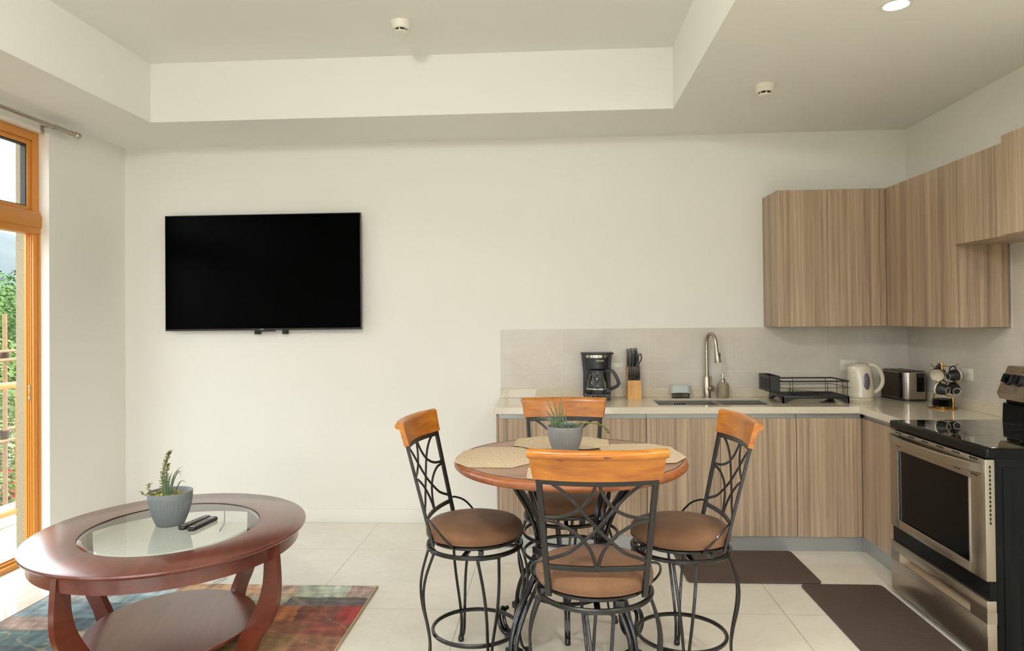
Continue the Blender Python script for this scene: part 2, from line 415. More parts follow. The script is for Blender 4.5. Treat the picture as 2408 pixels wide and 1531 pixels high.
# lowered ceiling with a raised tray
cx0, cx1, cy0, cy1 = -2.61, .765, .2, 4.40
c = MB()
c.box(XL-.2, XR+.14, cy1, YW+.1, ZC, ZT+.12); c.box(XL-.2, XR+.14, YB-.1, cy0, ZC, ZT+.12)
c.box(XL-.2, cx0, cy0, cy1, ZC, ZT+.12); c.box(cx1, XR+.14, cy0, cy1, ZC, ZT+.12); c.box(cx0, cx1, cy0, cy1, ZT, ZT+.12)
structure(c.build('ceiling', M['ceiling_paint'], smooth=False))
structure(MB().box(XL, -.40, YW-.014, YW, 0, .098, .003).build('baseboard_back', M['baseboard_paint']))
structure(MB().box(XL, XL+.014, DY1, YW-.014, 0, .098, .003).build('baseboard_left', M['baseboard_paint']))

# backsplash
b = MB(); b.box(-.382, XR-.008, YW-.008, YW, CT+.065, 1.402); b.box(XR-.008, XR, 2.6, YW, CT+.0, 1.402); b.box(XR-.008, XR, 2.6, 3.92, 1.402, 1.86)
bs = structure(b.build('trim_1', M['splash'], smooth=False))

# ------------------------------------------------------------------ sliding door and an added unseen window on the left
def glazed_door(name, y0, y1, extra=True):
    F = M['frame']; xo, xi = XL-.13, XL-.065
    fr = MB(); fr.box(xo, xi, y1-.05, y1, 0, DZ, .004); fr.box(xo, xi, y0, y0+.05, 0, DZ, .004)
    fr.box(xo, xi, y0+.05, y1-.05, DZ-.055, DZ, .004)
    fr.box(xo+.012, xi+.008, y1-.012, y1+.0, 0, 2.05, .002)
    for dx in (.018, .032, .047): fr.box(xo+dx, xo+dx+.004, y1-.056, y1-.05, .03, 2.04)
    o = structure(fr.build(name, F))
    t = MB(); t.box(xo, xi+.012, y0, y1, 2.045, 2.185, .005); t.box(xo, xi+.02, y0, y1, 2.085, 2.165, .004); t.build('transom_rail', F, o)
    t = MB(); t.box(xo, xi+.02, y0, y1, 0.0, .03, .004); t.box(xo+.012, xo+.018, y0, y1, .03, .045); t.box(xo+.05, xo+.056, y0, y1, .03, .045); t.build('threshold', F, o)
    n = 3; ww = (y1-y0-.1)/n
    # transom lights
    for k in range(n):
        a = y0+.05+k*ww; bb = a+ww
        s = MB(); s.box(xo+.01, xi-.012, a, a+.035, 2.185, DZ-.055, .003); s.box(xo+.01, xi-.012, bb-.035, bb, 2.185, DZ-.055, .003)
        s.box(xo+.01, xi-.012, a+.035, bb-.035, 2.185, 2.215, .003); s.box(xo+.01, xi-.012, a+.035, bb-.035, DZ-.085, DZ-.055, .003)
        so = s.build('transom_sash', F, o)
        g = MB(); g.box(xo+.012, xi-.02, a+.035, a+.043, 2.215, DZ-.085); g.box(xo+.012, xi-.02, bb-.043, bb-.035, 2.215, DZ-.085)
        g.box(xo+.012, xi-.02, a+.043, bb-.043, DZ-.093, DZ-.085); g.box(xo+.012, xi-.02, a+.043, bb-.043, 2.215, 2.221); g.build('gasket', M['gasket'], so)
        MB().add([(xo+.03, a+.04, 2.22), (xo+.03, bb-.04, 2.22), (xo+.03, bb-.04, DZ-.09), (xo+.03, a+.04, DZ-.09)], [(0, 1, 2, 3)]).build('pane', M['clear_glass'], so)
    # sliding leaves: the far third stands open, the leaves are pushed toward the camera
    for k in range(n-1 if extra else n):
        a = y0+.05+k*ww; bb = a+ww+.02; x0_, x1_ = (xo+.006, xo+.03) if k % 2 else (xo+.036, xo+.06)
        s = MB(); s.box(x0_, x1_, a, a+.06, .03, 2.045, .003); s.box(x0_, x1_, bb-.06, bb, .03, 2.045, .003)
        s.box(x0_, x1_, a+.06, bb-.06, .03, .10, .003); s.box(x0_, x1_, a+.06, bb-.06, 1.985, 2.045, .003)
        so = s.build('sliding_leaf', F, o)
        xm = (x0_+x1_)/2
        MB().add([(xm, a+.06, .1), (xm, bb-.06, .1), (xm, bb-.06, 1.985), (xm, a+.06, 1.985)], [(0, 1, 2, 3)]).build('pane', M['clear_glass'], so)
    lk = MB(); lk.box(xo+.036, xo+.042, y1-.058, y1-.05, 1.0, 1.09, .001); lk.box(xo+.033, xo+.045, y1-.062, y1-.05, 1.0, 1.018, .002); lk.box(xo+.033, xo+.045, y1-.062, y1-.05, 1.07, 1.088, .002)
    lk.build('strike_plate', M['chrome'], o)
    return o
glazed_door('door_1', DY0, DY1)
glazed_door('fill_window_1', WY0, WY1, False)  # unseen window, added further along the wall to brighten the room

# curtain rod
cr = thing('curtain_rod', 'brushed metal curtain rod with end cap above the orange framed glass door', 'curtain rod', (-3.12, 1.2, 2.716))
MB().tube([(0, 0, 0), (0, 3.02, 0)], .0115, 16).build('pole', M['nickel'], cr)
MB().tube([(0, 3.0, 0), (0, 3.16, 0)], .0145, 16).build('sleeve', M['nickel'], cr)
f = MB(); f.lathe([(.0, 0), (.017, 0), (.017, .03), (.013, .034), (.013, .04), (.02, .046), (.022, .075), (.018, .085), (0, .087)], 20, (0, 3.15, 0), Matrix.Rotation(-pi/2, 3, 'X'))
f.build('finial', M['nickel'], cr)
for y in (3.0, .15):
    br = MB(); br.box(-.079, -.073, y-.012, y+.012, -.045, .012, .002); br.box(-.075, -.008, y-.006, y+.006, -.004, .004, .001); br.tube(circle(.0145, 0, 16), .0025, 6, True) if False else None
    br.box(-.014, .014, y-.008, y+.008, -.0165, -.012, .001); br.build('bracket', M['nickel'], cr)

# ------------------------------------------------------------------ ceiling fittings and added fill globes
def detector(loc, label):
    t = thing('smoke_detector', label, 'smoke detector', loc, 0, 'ceiling smoke detectors')
    MB().lathe([(0, 0), (.055, 0), (.055, -.012), (.052, -.018)], 40).build('mounting_base', M['detector'], t)
    MB().lathe([(.052, -.018), (.05, -.034), (.042, -.042), (.0, -.042)], 40).build('housing', M['detector'], t)
    s = MB(); s.lathe([(0, -.042), (.031, -.042), (.031, -.053), (0, -.053)], 40); s.build('sensor_slot', M['slot'], t)
    cp = MB(); cp.lathe([(0, -.053), (.034, -.053), (.033, -.058), (.02, -.062), (0, -.062)], 40)
    for k in range(6): a = k*pi/3+.5; cp.box(.0305*cos(a)-.0025, .0305*cos(a)+.0025, .0305*sin(a)-.0025, .0305*sin(a)+.0025, -.054, -.041)
    cp.build('cap', M['detector'], t)
detector((1.207, 4.00, ZC), 'round white smoke detector on the lower ceiling near the kitchen cabinets')
detector((-.845, 3.90, ZT), 'round white smoke detector in the raised ceiling tray above the television')
def downlight(loc):
    t = thing('ceiling_light', 'round recessed white ceiling light shining at the top edge of the photo', 'ceiling light', loc, 0)
    MB().lathe([(.052, -.001), (.05, -.006), (.066, -.006), (.07, -.0015), (.07, 0), (.052, 0)], 48, closed=True).build('trim_ring', M['detector'], t)
    MB().lathe([(0, -.003), (.0515, -.003), (.0515, 0), (0, 0)], 40).build('lens', M['lamp'], t)
    return t
downlight((1.452, 3.005, ZC))

cl = thing('added_globe_lamp', 'added globe lamp on the raised ceiling, out of view, filling the room with light', 'ceiling light', (-.95, 1.0, ZT), 0)  # unseen lamp added to brighten the tray faces and walls
MB().lathe([(0, 0), (.09, 0), (.09, -.02), (.05, -.03), (0, -.03)], 32).build('canopy', M['detector'], cl)
MB().ball((0, 0, -.15), .13, n=28, m=18).build('fill_globe', M['globe'], cl)
cl2 = dup(cl, (1.25, -1.0, ZC), 0, 'added smaller globe lamp on the lower ceiling, out of view, brightening the kitchen side'); cl2.scale = (.65, .65, .65)  # another unseen lamp, added to lift the right wall and cabinets
# ------------------------------------------------------------------ television
tv = thing('television', 'large black flat television mounted on the white wall', 'television', (-2.118, 4.98, 1.838))
sc_ = MB(); W2, H2 = .733, .425
sc_.box(-W2, W2, 0, .022, -H2, H2, .003); sc_.build('panel', M['blackplastic'], tv)
MB().box(-W2+.006, W2-.006, -.0012, 0, -H2+.014, H2-.006).build('screen', M['screen'], tv)
MB().box(-W2*.7, W2*.7, .0225, .045, -H2*.8, H2*.6, .012).build('rear_housing', M['blackplastic'], tv)
lb = MB(); lb.box(-.018, .008, -.0022, -.0012, -H2+.005, -H2+.010); lb.build('badge', M['button'], tv)
mb_ = MB()
for x0, x1 in ((-.072, -.036), (.136, .17)): mb_.box(x0, x1, .022, .067, -H2-.03, H2*.4, .004)
mb_.box(-.036, .09, .004, .024, -H2-.009, -H2+.001, .002); mb_.build('mount_arm', M['blackmatte'], tv)

# ------------------------------------------------------------------ kitchen cabinets
FY = 4.49   # door fronts, back run
FX = 1.925  # door fronts, right run
def hollow(x0, x1, y0, y1, z0, z1, t=.016, open_=None):
    m = MB()
    m.box(x0, x0+t, y0, y1, z0, z1); m.box(x1-t, x1, y0, y1, z0, z1); m.box(x0+t, x1-t, y0, y1, z0, z0+t); 
    m.box(x0+t, x1-t, y1-t, y1, z0+t, z1) if open_ != 'x' else m.box(x0+t, x1-t, y1-t, y1, z0+t, z1)
    return m
li = [0]
def lam(): li[0] += 1; return M['lam%d' % (li[0] % 8)]
def base_unit(x0, doors, label, left_panel=False):
    x1 = doors[-1]
    t = thing('base_cabinet', label, 'cabinet', (x0, FY, 0), 0, 'base cabinets under the worktop')
    m = hollow(0.001, x1-x0-.001, .02, YW-FY-.012, .10, .865); m.build('carcass', lam(), t)
    a = x0+(.014 if left_panel else 0)
    for d in doors:
        MB().box(a-x0+.0015, d-x0-.0015, 0, .018, .092, .836, .0012, 1).build('door', lam(), t); a = d
    g = MB(); g.box(.001 if not left_panel else .015, x1-x0-.001, .014, .020, .836, .867); g.box(.001 if not left_panel else .015, x1-x0-.001, .004, .020, .864, .868)
    g.build('finger_channel', M['alu'], t)
    if left_panel: MB().box(-.0, .0135, .0, YW-FY-.012, .0, .868, .001, 1).build('end_panel', lam(), t)
    return t
base_unit(-.372, [.117, .587], 'wood-look base cabinet at the left end, beside the bare white wall', True)
base_unit(.588, [1.05, 1.521], 'wood-look base cabinet under the sink')
base_unit(1.522, [1.921], 'narrow wood-look base cabinet below the dish rack, in the inner corner')
t = thing('base_cabinet', 'wood-look base cabinet on the right wall, next to the steel oven', 'cabinet', (FX, 3.875, 0), 0, 'base cabinets under the worktop')
m = MB(); m.box(.02, XR-FX-.01, 0.002, .018, .1, .865); m.box(.02, XR-FX-.01, .018, .60, .1, .116); m.box(XR-FX-.026, XR-FX-.01, .018, .6, .116, .865); m.build('carcass', lam(), t)
MB().box(0, .018, .002, FY-3.875+.016, .092, .836, .0012, 1).build('door', lam(), t)
g = MB(); g.box(.014, .02, .002, FY-3.875+.018, .836, .867); g.box(.004, .02, .002, FY-3.875+.018, .864, .868); g.build('finger_channel', M['alu'], t)
p = MB(); p.box(-.358, FX+.018, FY+.010, FY+.022, .0, .09); p.box(FX+.010, FX+.022, 3.88, FY+.010, .0, .09); p.box(FX-.01, FX+.012, FY-.002, FY+.010, 0, .09)
tag(p.build('toe_kick', M['alu'], smooth=False), 'brushed grey metal toe kick running under the base cabinets', 'toe kick')
# worktop with sink cut-out
SX0, SX1, SY0, SY1 = .68, 1.42, 4.575, 4.935
wt = MB(); z0, z1 = .869, CT; WYF = 4.470; WXF = 1.898
wt.box(-.388, SX0, WYF, YW, z0, z1); wt.box(SX1, XR, WYF, YW, z0, z1); wt.box(SX0, SX1, WYF, SY0, z0, z1); wt.box(SX0, SX1, SY1, YW, z0, z1)
wt.box(WXF, XR, 3.866, WYF, z0, z1)
wo = wt.build('worktop', M['quartz'], smooth=False); tag(wo, 'speckled beige stone worktop running in an L around the corner', 'worktop')
u = MB(); u.box(-.382, XR-.02, YW-.022, YW-.0085, CT, CT+.066, .002, 1); u.box(XR-.022, XR-.0085, 3.866, YW-.022, CT, CT+.066, .002, 1); structure(u.build('trim_2', M['quartz']))
# sink
sk = thing('kitchen_sink', 'double-bowl stainless steel sink let into the worktop', 'sink', (SX0, SY0, CT))
def basin(x0, x1, y0, y1, z0, z1, t=.003):
    m = MB(); m.box(x0, x0+t, y0, y1, z0, z1); m.box(x1-t, x1, y0, y1, z0, z1); m.box(x0+t, x1-t, y0, y0+t, z0, z1); m.box(x0+t, x1-t, y1-t, y1, z0, z1)
    m.box(x0+t, x1-t, y0+t, y1-t, z0, z0+t); return m
bw = basin(.0, .402, 0, SY1-SY0, -.20, -.012); bw.build('left_bowl', M['sinksteel'], sk, smooth=False)
bw = basin(.43, SX1-SX0, 0, SY1-SY0, -.20, -.012); bw.build('right_bowl', M['sinksteel'], sk, smooth=False)
MB().box(.40, .432, 0, SY1-SY0, -.03, -.008, .004).build('divider', M['nickel'], sk)
s_ = MB()
for k in range(5): s_.box(.16+k*.016, .168+k*.016, SY1-SY0-.006, SY1-SY0-.003, -.06, -.03)
s_.build('overflow_slots', M['slot'], sk)
# faucet
fa = thing('kitchen_faucet', 'tall brushed nickel gooseneck faucet behind the sink', 'faucet', (1.078, 4.985, CT))
MB().lathe([(0, 0), (.028, 0), (.028, .005), (.024, .008), (.0235, .148), (.021, .152), (0, .152)], 28).build('base_column', M['nickel'], fa)
pth = [(0, 0, .14), (-.0, 0, .30), (.0, -.002, .38)]+[(.0215*(1-cos(a))*1.0+0, -.052*(1-cos(a))+0, .38+.072*sin(a)) for a in [pi*k/10 for k in range(1, 11)]]
pth = smooth_path([(0, 0, .13), (0, 0, .25), (0, 0, .37), (.003, -.012, .425), (.017, -.045, .452), (.033, -.085, .435), (.040, -.105, .39), (.042, -.11, .345)], 6)
MB().tube(pth, .0125, 16).build('spout', M['nickel'], fa)
hd = MB(); mt = Matrix.Rotation(radians(-6), 3, 'Y'); hd.lathe([(0, 0), (.0135, 0), (.0145, -.02), (.019, -.06), (.0235, -.092), (.0225, -.096), (0, -.096)], 24, (.042, -.11, .35), mt); hd.build('spray_head', M['nickel'], fa)
MB().box(.063, .070, -.115, -.104, .28, .32, .002).build('spray_button', M['blackplastic'], fa)
hb = MB(); hb.lathe([(0, 0), (.02, 0), (.021, .01), (.021, .030), (.020, .033), (0, .033)], 28, (.010, -.008, .062), Matrix.Rotation(radians(72), 3, 'Y') @ Matrix.Rotation(radians(48), 3, 'X')); hb.build('handle_hub', M['nickel'], fa)
lv = MB(); lv.bar([(.035, .002, .07), (.037, .004, .11), (.036, .006, .155)], .014, .006, up=(1, 0, 0)); lv.build('lever', M['nickel'], fa)
# soap dispenser
sd = thing('soap_dispenser', 'stone-coloured soap bottle with a metal pump to the right of the faucet', 'soap dispenser', (1.188, 4.982, CT))
MB().lathe([(0, 0), (.036, 0), (.039, .005), (.0405, .02), (.0405, .085), (.037, .1), (.028, .108), (.0, .109)], 32).build('bottle', M['dispenser'], sd)
pm = MB(); pm.lathe([(0, .108), (.014, .108), (.014, .13), (.01, .134), (.007, .138), (.007, .150), (.011, .154), (.011, .168), (.008, .172), (0, .172)], 20); pm.tube([(0, 0, .16), (-.014, -.012, .159), (-.019, -.016, .154)], .003, 8); pm.build('pump', M['chrome'], sd)
# sponge holder
sp_ = thing('sponge_holder', 'small pale blue and clear soap caddy to the left of the faucet', 'soap caddy', (.893, 4.985, CT))
def rr(w, d, r, n=5):
    out = []
    for cx, cy, a0 in ((w/2-r, d/2-r, 0), (-w/2+r, d/2-r, 90), (-w/2+r, -d/2+r, 180), (w/2-r, -d/2+r, 270)):
        for k in range(n+1): a = radians(a0+90*k/n); out.append((cx+r*cos(a), cy+r*sin(a)))
    return out
MB().prism(rr(.122, .062, .015), .0, .032, r=.002).build('clear_base', M['smoke_plastic'], sp_)
cp = MB(); pol = rr(.138, .072, .03, 8); n = len(pol)
vs = [(x, y, .034+.008*(1-(x/.069)**2)) for x, y in pol]+[(x*1.02, y*1.02, .088) for x, y in pol]+[(x*.93, y*.9, .088) for x, y in pol]+[(x*.9, y*.86, .07) for x, y in pol]
fs = [(j*n+i, j*n+(i+1) % n, (j+1)*n+(i+1) % n, (j+1)*n+i) for j in range(3) for i in range(n)]+[list(range(n))[::-1], [3*n+i for i in range(n)]]
cp.add(vs, fs).build('collar', M['sponge_top'], sp_)
MB().prism([(x*.88, y*.84) for x, y in pol], .068, .079, r=.002).build('press_plate', M['sponge_in'], sp_)
# outlets
def outlet(loc, rz, label):
    t = thing('wall_outlet', label, 'outlet', loc, rz, 'double wall outlets on the tiled backsplash')
    MB().box(-.058, .058, -.006, 0, -.036, .036, .002).build('cover_plate', M['whiteplastic'], t)
    f = MB()
    for sx in (-.021, .021): f.box(sx-.019, sx+.019, -.0085, -.006, -.016, .016, .003)
    h = f.mat(1)
    for sx in (-.021, .021):
        for dx, dz in ((-.008, .006), (-.008, -.006), (.007, 0)): h.box(sx+dx-.002, sx+dx+.002, -.009, -.0084, dz-.0022, dz+.0022)
    h.lathe([(0, 0), (.002, 0), (.002, .0008), (0, .0008)], 8, (-.048, -.006, 0), Matrix.Rotation(pi/2, 3, 'X')); h.lathe([(0, 0), (.002, 0), (.002, .0008), (0, .0008)], 8, (.048, -.006, 0), Matrix.Rotation(pi/2, 3, 'X'))
    f.build('receptacle', [M['whiteplastic'], M['slot']], t)
outlet((.448, YW-.008, 1.121), 0, 'white double outlet between the coffee maker and the knife block')
outlet((2.074, YW-.008, 1.131), 0, 'white double outlet on the back wall above the kettle')
outlet((XR-.008, 4.345, 1.119), -pi/2, 'white double outlet on the right wall behind the mug rack')

# upper cabinets
UY, UX, UZ0, UZ1 = 4.726, 2.195, 1.408, 2.316
t = thing('wall_cabinet', 'two-door wood-look wall cabinet on the back wall', 'cabinet', (1.495, UY, UZ0), 0, 'wood-look wall cabinets')
MB().box(0, UX-1.495-.002, .02, YW-UY-.0, 0, UZ1-UZ0).build('carcass', M['lam5'], t, smooth=False)
MB().box(0, .327, 0, .0185, 0, UZ1-UZ0, .001, 1).build('door', M['lam1'], t); MB().box(.3285, .659, 0, .0185, 0, UZ1-UZ0, .001, 1).build('door', M['lam2'], t)
MB().box(.6605, UX-1.495-.001, .002, .0185, 0, UZ1-UZ0, .001, 1).build('filler_strip', M['lam3'], t)
t = thing('wall_cabinet', 'tall wood-look wall cabinet in the corner, on the right wall', 'cabinet', (UX, 3.945, UZ0), 0, 'wood-look wall cabinets')
MB().box(.02, XR-UX-.009, 0, YW-3.945-.01, 0, UZ1-UZ0).build('carcass', M['lam6'], t, smooth=False)
MB().box(0, .0185, .001, UY-3.945+.002, 0, UZ1-UZ0, .001, 1).build('door', M['lam4'], t)
t = thing('wall_cabinet', 'short wood-look wall cabinet over the stove, beside the tall corner cabinet', 'cabinet', (UX, 3.506, 1.860), 0, 'wood-look wall cabinets')
MB().box(.02, XR-UX-.009, 0, .437, 0, UZ1-1.860).build('carcass', M['lam0'], t, smooth=False)
MB().box(0, .0185, .001, .437, 0, UZ1-1.86, .001, 1).build('door', M['lam7'], t)
t = thing('wall_cabinet', 'slightly proud wood-look wall cabinet cut by the right edge of the photo', 'cabinet', (UX-.02, 3.05, 1.862), 0, 'wood-look wall cabinets')
MB().box(.02, XR-UX+.011, 0, .454, 0, .482).build('carcass', M['lam3'], t, smooth=False)
MB().box(0, .0185, .001, .454, 0, .482, .001, 1).build('door', M['lam2'], t)

# ------------------------------------------------------------------ range
RX, RY0, RY1 = 1.795, 3.03, 3.858
rg = thing('electric_range', 'stainless steel and black electric range with a glass cooktop', 'stove', (RX, RY0, 0))
L = RY1-RY0
bd = MB(); bd.box(.04, .655, 0, L, .03, .885, .004)
bd.box(.07, .13, -.004, 0, .06, .84, .003); bd.box(.16, .60, -.004, 0, .06, .84, .003)
for x in (.08, .6):
    for y in (.05, L-.05): bd.lathe([(0, 0), (.018, 0), (.018, .01), (.01, .012), (.01, .03), (0, .03)], 16, (x, y, 0))
bd.build('body', M['blackgloss'], rg)
MB().prism([(.002, -.006), (.012, -.012), (.66, -.012), (.66, L+.002), (.012, L+.002), (.002, L-.004)][::-1], .876, .918, r=.008).build('cooktop_frame', M['blackgloss'], rg)
ct_ = MB(); ct_.box(.028, .58, .012, L-.022, .917, .9195, .001, 1); br = ct_.mat(1)
for cx, cy, r in ((.16, .22, .11), (.16, .60, .085), (.43, .2, .085), (.43, .6, .11)): br.lathe([(r, .9196), (r+.002, .9196), (r+.002, .91975), (r, .91975)], 48, (cx, cy, 0), closed=True)
gt = ct_.build('glass_cooktop', [M['blackglass'], M['marks']], rg)
# oven door
dr = MB(); z0, z1 = .362, .872
dr.box(.0, .04, .0, .115, z0, z1, .004); dr.box(.0, .04, L-.088, L, z0, z1, .004); dr.box(.0, .04, .113, L-.086, .772, z1, .003); dr.box(.0, .04, .113, L-.086, z0, .408, .003)
pend = []
pend.append((MB().box(.006, .03, .11, L-.085, .40, .775), ('door_window', M['ovenglass'])))
wt_ = MB(); wt_.box(-.002, .004, L-.092, L-.086, .408, .772); wt_.box(-.002, .004, .113, .118, .408, .772); wt_.box(-.002, .004, .118, L-.092, .406, .41); pend.append((wt_, ('window_trim', M['chrome'])))
hd = []
for k in range(25):
    u = k/24; hd.append((-.006-.042*sin(pi*u)**.6, .012+u*(L-.03), .832-.002))
pend.append((MB().bar(hd, .012, .042, up=(0, 0, 1), c=.45), ('handle', M['steel'])))
vt = dr.mat(1)
for k in range(6): vt.box(-.0012, .002, .05+k*.13, .11+k*.13, .860, .866)
for k in (0, 1, 5): vt.box(-.0012, .002, .05+k*.13, .10+k*.13, .792, .797)
for k in range(14): vt.box(.016, .023, -.0008, .001, .60+k*.018, .612+k*.018)
do = dr.build('oven_door', [M['steel'], M['slot']], rg)
for o_, a_ in pend: o_.build(a_[0], a_[1], do)
MB().box(.012, .05, .002, L-.002, .28, .365).build('black_band', M['blackgloss'], rg)
dw = MB(); dw.box(0, .04, 0, L, .022, .188, .003); dw.box(0, .04, 0, L, .232, .282, .003); dw.box(0, .04, 0, .12, .186, .234, .0); dw.box(0, .04, L-.09, L, .186, .234, .0)
dwo = dw.build('drawer', M['steel'], rg)
sl = MB(); sl.add([(.002, .12, .232), (.002, L-.09, .232), (.03, L-.09, .215), (.03, .12, .215)], [(0, 1, 2, 3)]); sl.add([(.03, .12, .215), (.03, L-.09, .215), (.004, L-.09, .188), (.004, .12, .188)], [(0, 1, 2, 3)])
sl.build('finger_recess', M['nickel'], dwo)
# backguard
bg = MB(); bg.prism([(.575, .917), (.577, 1.012), (.572, 1.02), (.575, 1.03), (.66, 1.03), (.66, .917)], 0.02, L-.005, 'y') if False else None
def yprism(mb, poly, y0, y1): return mb.add([(x, y0, z) for x, z in poly]+[(x, y1, z) for x, z in poly], [list(range(len(poly))), list(range(len(poly), 2*len(poly)))[::-1]]+[(i, (i+1) % len(poly), len(poly)+(i+1) % len(poly), len(poly)+i) for i in range(len(poly))])
yprism(MB(), [(.578, .918), (.582, 1.008), (.60, 1.014), (.60, 1.03), (.66, 1.03), (.66, .918)], .0, L-.01).build('rear_riser', M['blackgloss'], rg, sharp=30)
pnm = yprism(MB(), [(.555, 1.062), (.568, 1.032), (.665, 1.032), (.665, 1.205), (.622, 1.205), (.612, 1.2)], -.004, L-.004)
def on_panel(zz): return .555+(zz-1.062)/(1.2-1.062)*(.612-.555)
mk = pnm.mat(1)
for yy in (L-.06, L-.14, .14, .06):
    for zz in (1.09, 1.178):
        x = on_panel(zz); mk.box(x-.001, x+.001, yy-.012, yy+.012, zz-.002, zz+.002)
    x = on_panel(1.08); mk.box(x-.001, x+.001, yy-.008, yy-.006, 1.072, 1.084); mk.box(x-.001, x+.001, yy+.006, yy+.008, 1.072, 1.084)
pn = pnm.build('control_panel', [M['steel'], M['marks']], rg, sharp=20)
for yy in (L-.06, L-.14, .14, .06):
    z = 1.135; x = on_panel(z); mt = Matrix.Rotation(-pi/2+atan2(.057, .138), 3, 'Y')
    k_ = MB(); k_.lathe([(0, 0), (.031, 0), (.03, .008), (.024, .012), (0, .012)], 28, (x, yy, z), mt)
    kk = k_.build('knob', M['blackplastic'], pn)
    g = MB(); g.box(-.023, .023, -.012, .012, .01, .034, .003); g.v = [tuple(mt @ Vector(v)+Vector((x, yy, z))) for v in g.v]; g.build('grip', M['blackgloss'], kk)
MB().add([(on_panel(z)-.001, y, z) for z in (1.10, 1.17) for y in (.25, .58)], [(0, 1, 3, 2)]).build('display', M['blackglass'], pn)

# ------------------------------------------------------------------ coffee maker
cm = thing('coffee_maker', 'black drip coffee maker with a glass carafe on the worktop', 'coffee maker', (.306, 4.93, CT))
b = MB(); b.prism([(-.085, -.105), (.085, -.105), (.092, .07), (.085, .08), (-.085, .08), (-.092, .07)][::1], 0, .047, r=.006); b.build('base', M['blackplastic'], cm)
b = MB()
vs = []
for z, w_ in ((.02, .096), (.18, .095), (.325, .108)):
    for x, y in ((-w_, .02), (w_, .02), (w_, .08), (-w_, .08)): vs.append((x, y, z))
b.add(vs, [(3, 2, 1, 0), (8, 9, 10, 11)]+[(i*4+k, i*4+(k+1) % 4, i*4+4+(k+1) % 4, i*4+4+k) for i in range(2) for k in range(4)]); b.build('water_tank', M['blackplastic'], cm)
def trap(y0f, arc, z0, z1, w0, w1, yb=.03, n=16):
    m = MB(); vs = []
    for z, w_ in ((z0, w0), (z1, w1)):
        for k in range(n+1):
            u = -1+2*k/n; vs.append((u*w_, y0f-arc*(1-u*u), z))
        vs += [(w_, yb, z), (-w_, yb, z)]
    N = n+3
    return m.add(vs, [list(range(N)), list(range(N, 2*N))[::-1]]+[(i, (i+1) % N, N+(i+1) % N, N+i) for i in range(N)])
trap(-.055, .04, .218, .318, .072, .08).build('brew_basket', M['blackplastic'], cm)
trap(-.056, .041, .294, .313, .0785, .080).build('steel_band', M['chrome'], cm)
trap(-.058, .043, .318, .327, .112, .112, .083).build('lid', M['blackplastic'], cm)
bdg = MB(); bdg.box(-.012, .040, -.0985, -.095, .268, .279, .002); bo = bdg.build('badge', M['badge'], cm)
bt = MB()
for k in range(9): bt.box(-.008+k*.005, -.0055+k*.005, -.0992, -.0985, .271, .276)
bt.build('badge_lettering', M['blackplastic'], bo)
pn_ = MB(); pn_.add([(-.05, -.1055, .038), (.058, -.1055, .038), (.045, -.1065, .012), (-.035, -.1065, .012)], [(0, 1, 2, 3)]); po = pn_.build('control_panel', M['blackgloss'], cm)
ln = MB()
for a, b_ in (((-.05, .038), (-.035, .012)), ((.058, .038), (.045, .012)), ((-.035, .012), (.045, .012)), ((-.022, .036), (-.018, .014)), ((.03, .036), (.026, .014)), ((-.05, .038), (.058, .038))): ln.tube([(a[0], -.1062, a[1]), (b_[0], -.1068, b_[1])], .0013, 5)
ln.build('panel_outline', M['bluemark'], po)
ca = thing('carafe', 'round glass coffee carafe with black handle on the coffee maker warming plate', 'carafe', (.310, 4.885, CT+.048))
ca.scale = (1.07, 1.07, 1.02)
MB().lathe([(0, .0), (.066, .0), (.074, .01), (.077, .035), (.072, .075), (.062, .115), (.052, .142), (.054, .15)], 36, cap=False).build('glass_body', M['carafe_glass'], ca)
MB().lathe([(.0785, .028), (.0785, .036), (.077, .036), (.077, .028)], 36, closed=True).build('steel_band', M['chrome'], ca)
MB().lathe([(0, .166), (.03, .164), (.054, .156), (.056, .146), (.05, .144), (0, .144)], 32).build('lid', M['blackplastic'], ca)
h = MB(); h.bar(smooth_path([(.045, -.02, .15), (.085, -.03, .152), (.105, -.034, .13), (.122, -.036, .095), (.128, -.037, .07), (.118, -.036, .05), (.085, -.03, .032), (.072, -.025, .03)], 6), .022, .014, up=(0, 1, 0)); h.build('handle', M['blackplastic'], ca)
# ------------------------------------------------------------------ knife block
kb = thing('knife_block', 'pale wooden knife block to the right of the coffee maker', 'knife block', (.563, 4.985, CT))
b = MB()
# stepped side profile (y,z), extruded along x
prof = [(-.075, 0), (.05, 0), (.05, .225), (.0, .222), (-.02, .215), (-.045, .135), (-.075, .13)]
vs = [(-.046, y, z) for y, z in prof]+[(.046, y, z) for y, z in prof]; N = len(prof)
b.add(vs, [list(range(N)), list(range(N, 2*N))[::-1]]+[(i, (i+1) % N, N+(i+1) % N, N+i) for i in range(N)]); b.build('block', M['block'], kb, sharp=20)
MB().box(-.042, .042, -.071, .046, -.0, .003).build('base_pad', M['blackplastic'], kb) if False else None
def knife(loc, w, d, h, tilt, label, parts=True):
    t = thing('kitchen_knife', label, 'knife', loc, 0, 'black-handled knives standing in the wooden block')
    m = MB(); m.box(-w/2, w/2, -d/2, d/2, 0, h, min(w, d)*.3); m.build('handle', M['knifehandle'], t)
    r_ = MB()
    for zz in (.012, h-.012): r_.lathe([(0, 0), (.0016, 0), (.0016, .0006), (0, .0006)], 8, (0, -d/2-.0003, zz), Matrix.Rotation(pi/2, 3, 'X'))
    r_.build('rivets', M['chrome'], t)
    bl = MB(); bl.box(-w*.1, w*.1, -d*.4, d*.4, -.02, .001); bl.build('blade', M['chrome'], t)
    t.rotation_euler = (radians(tilt), 0, 0)
    return t
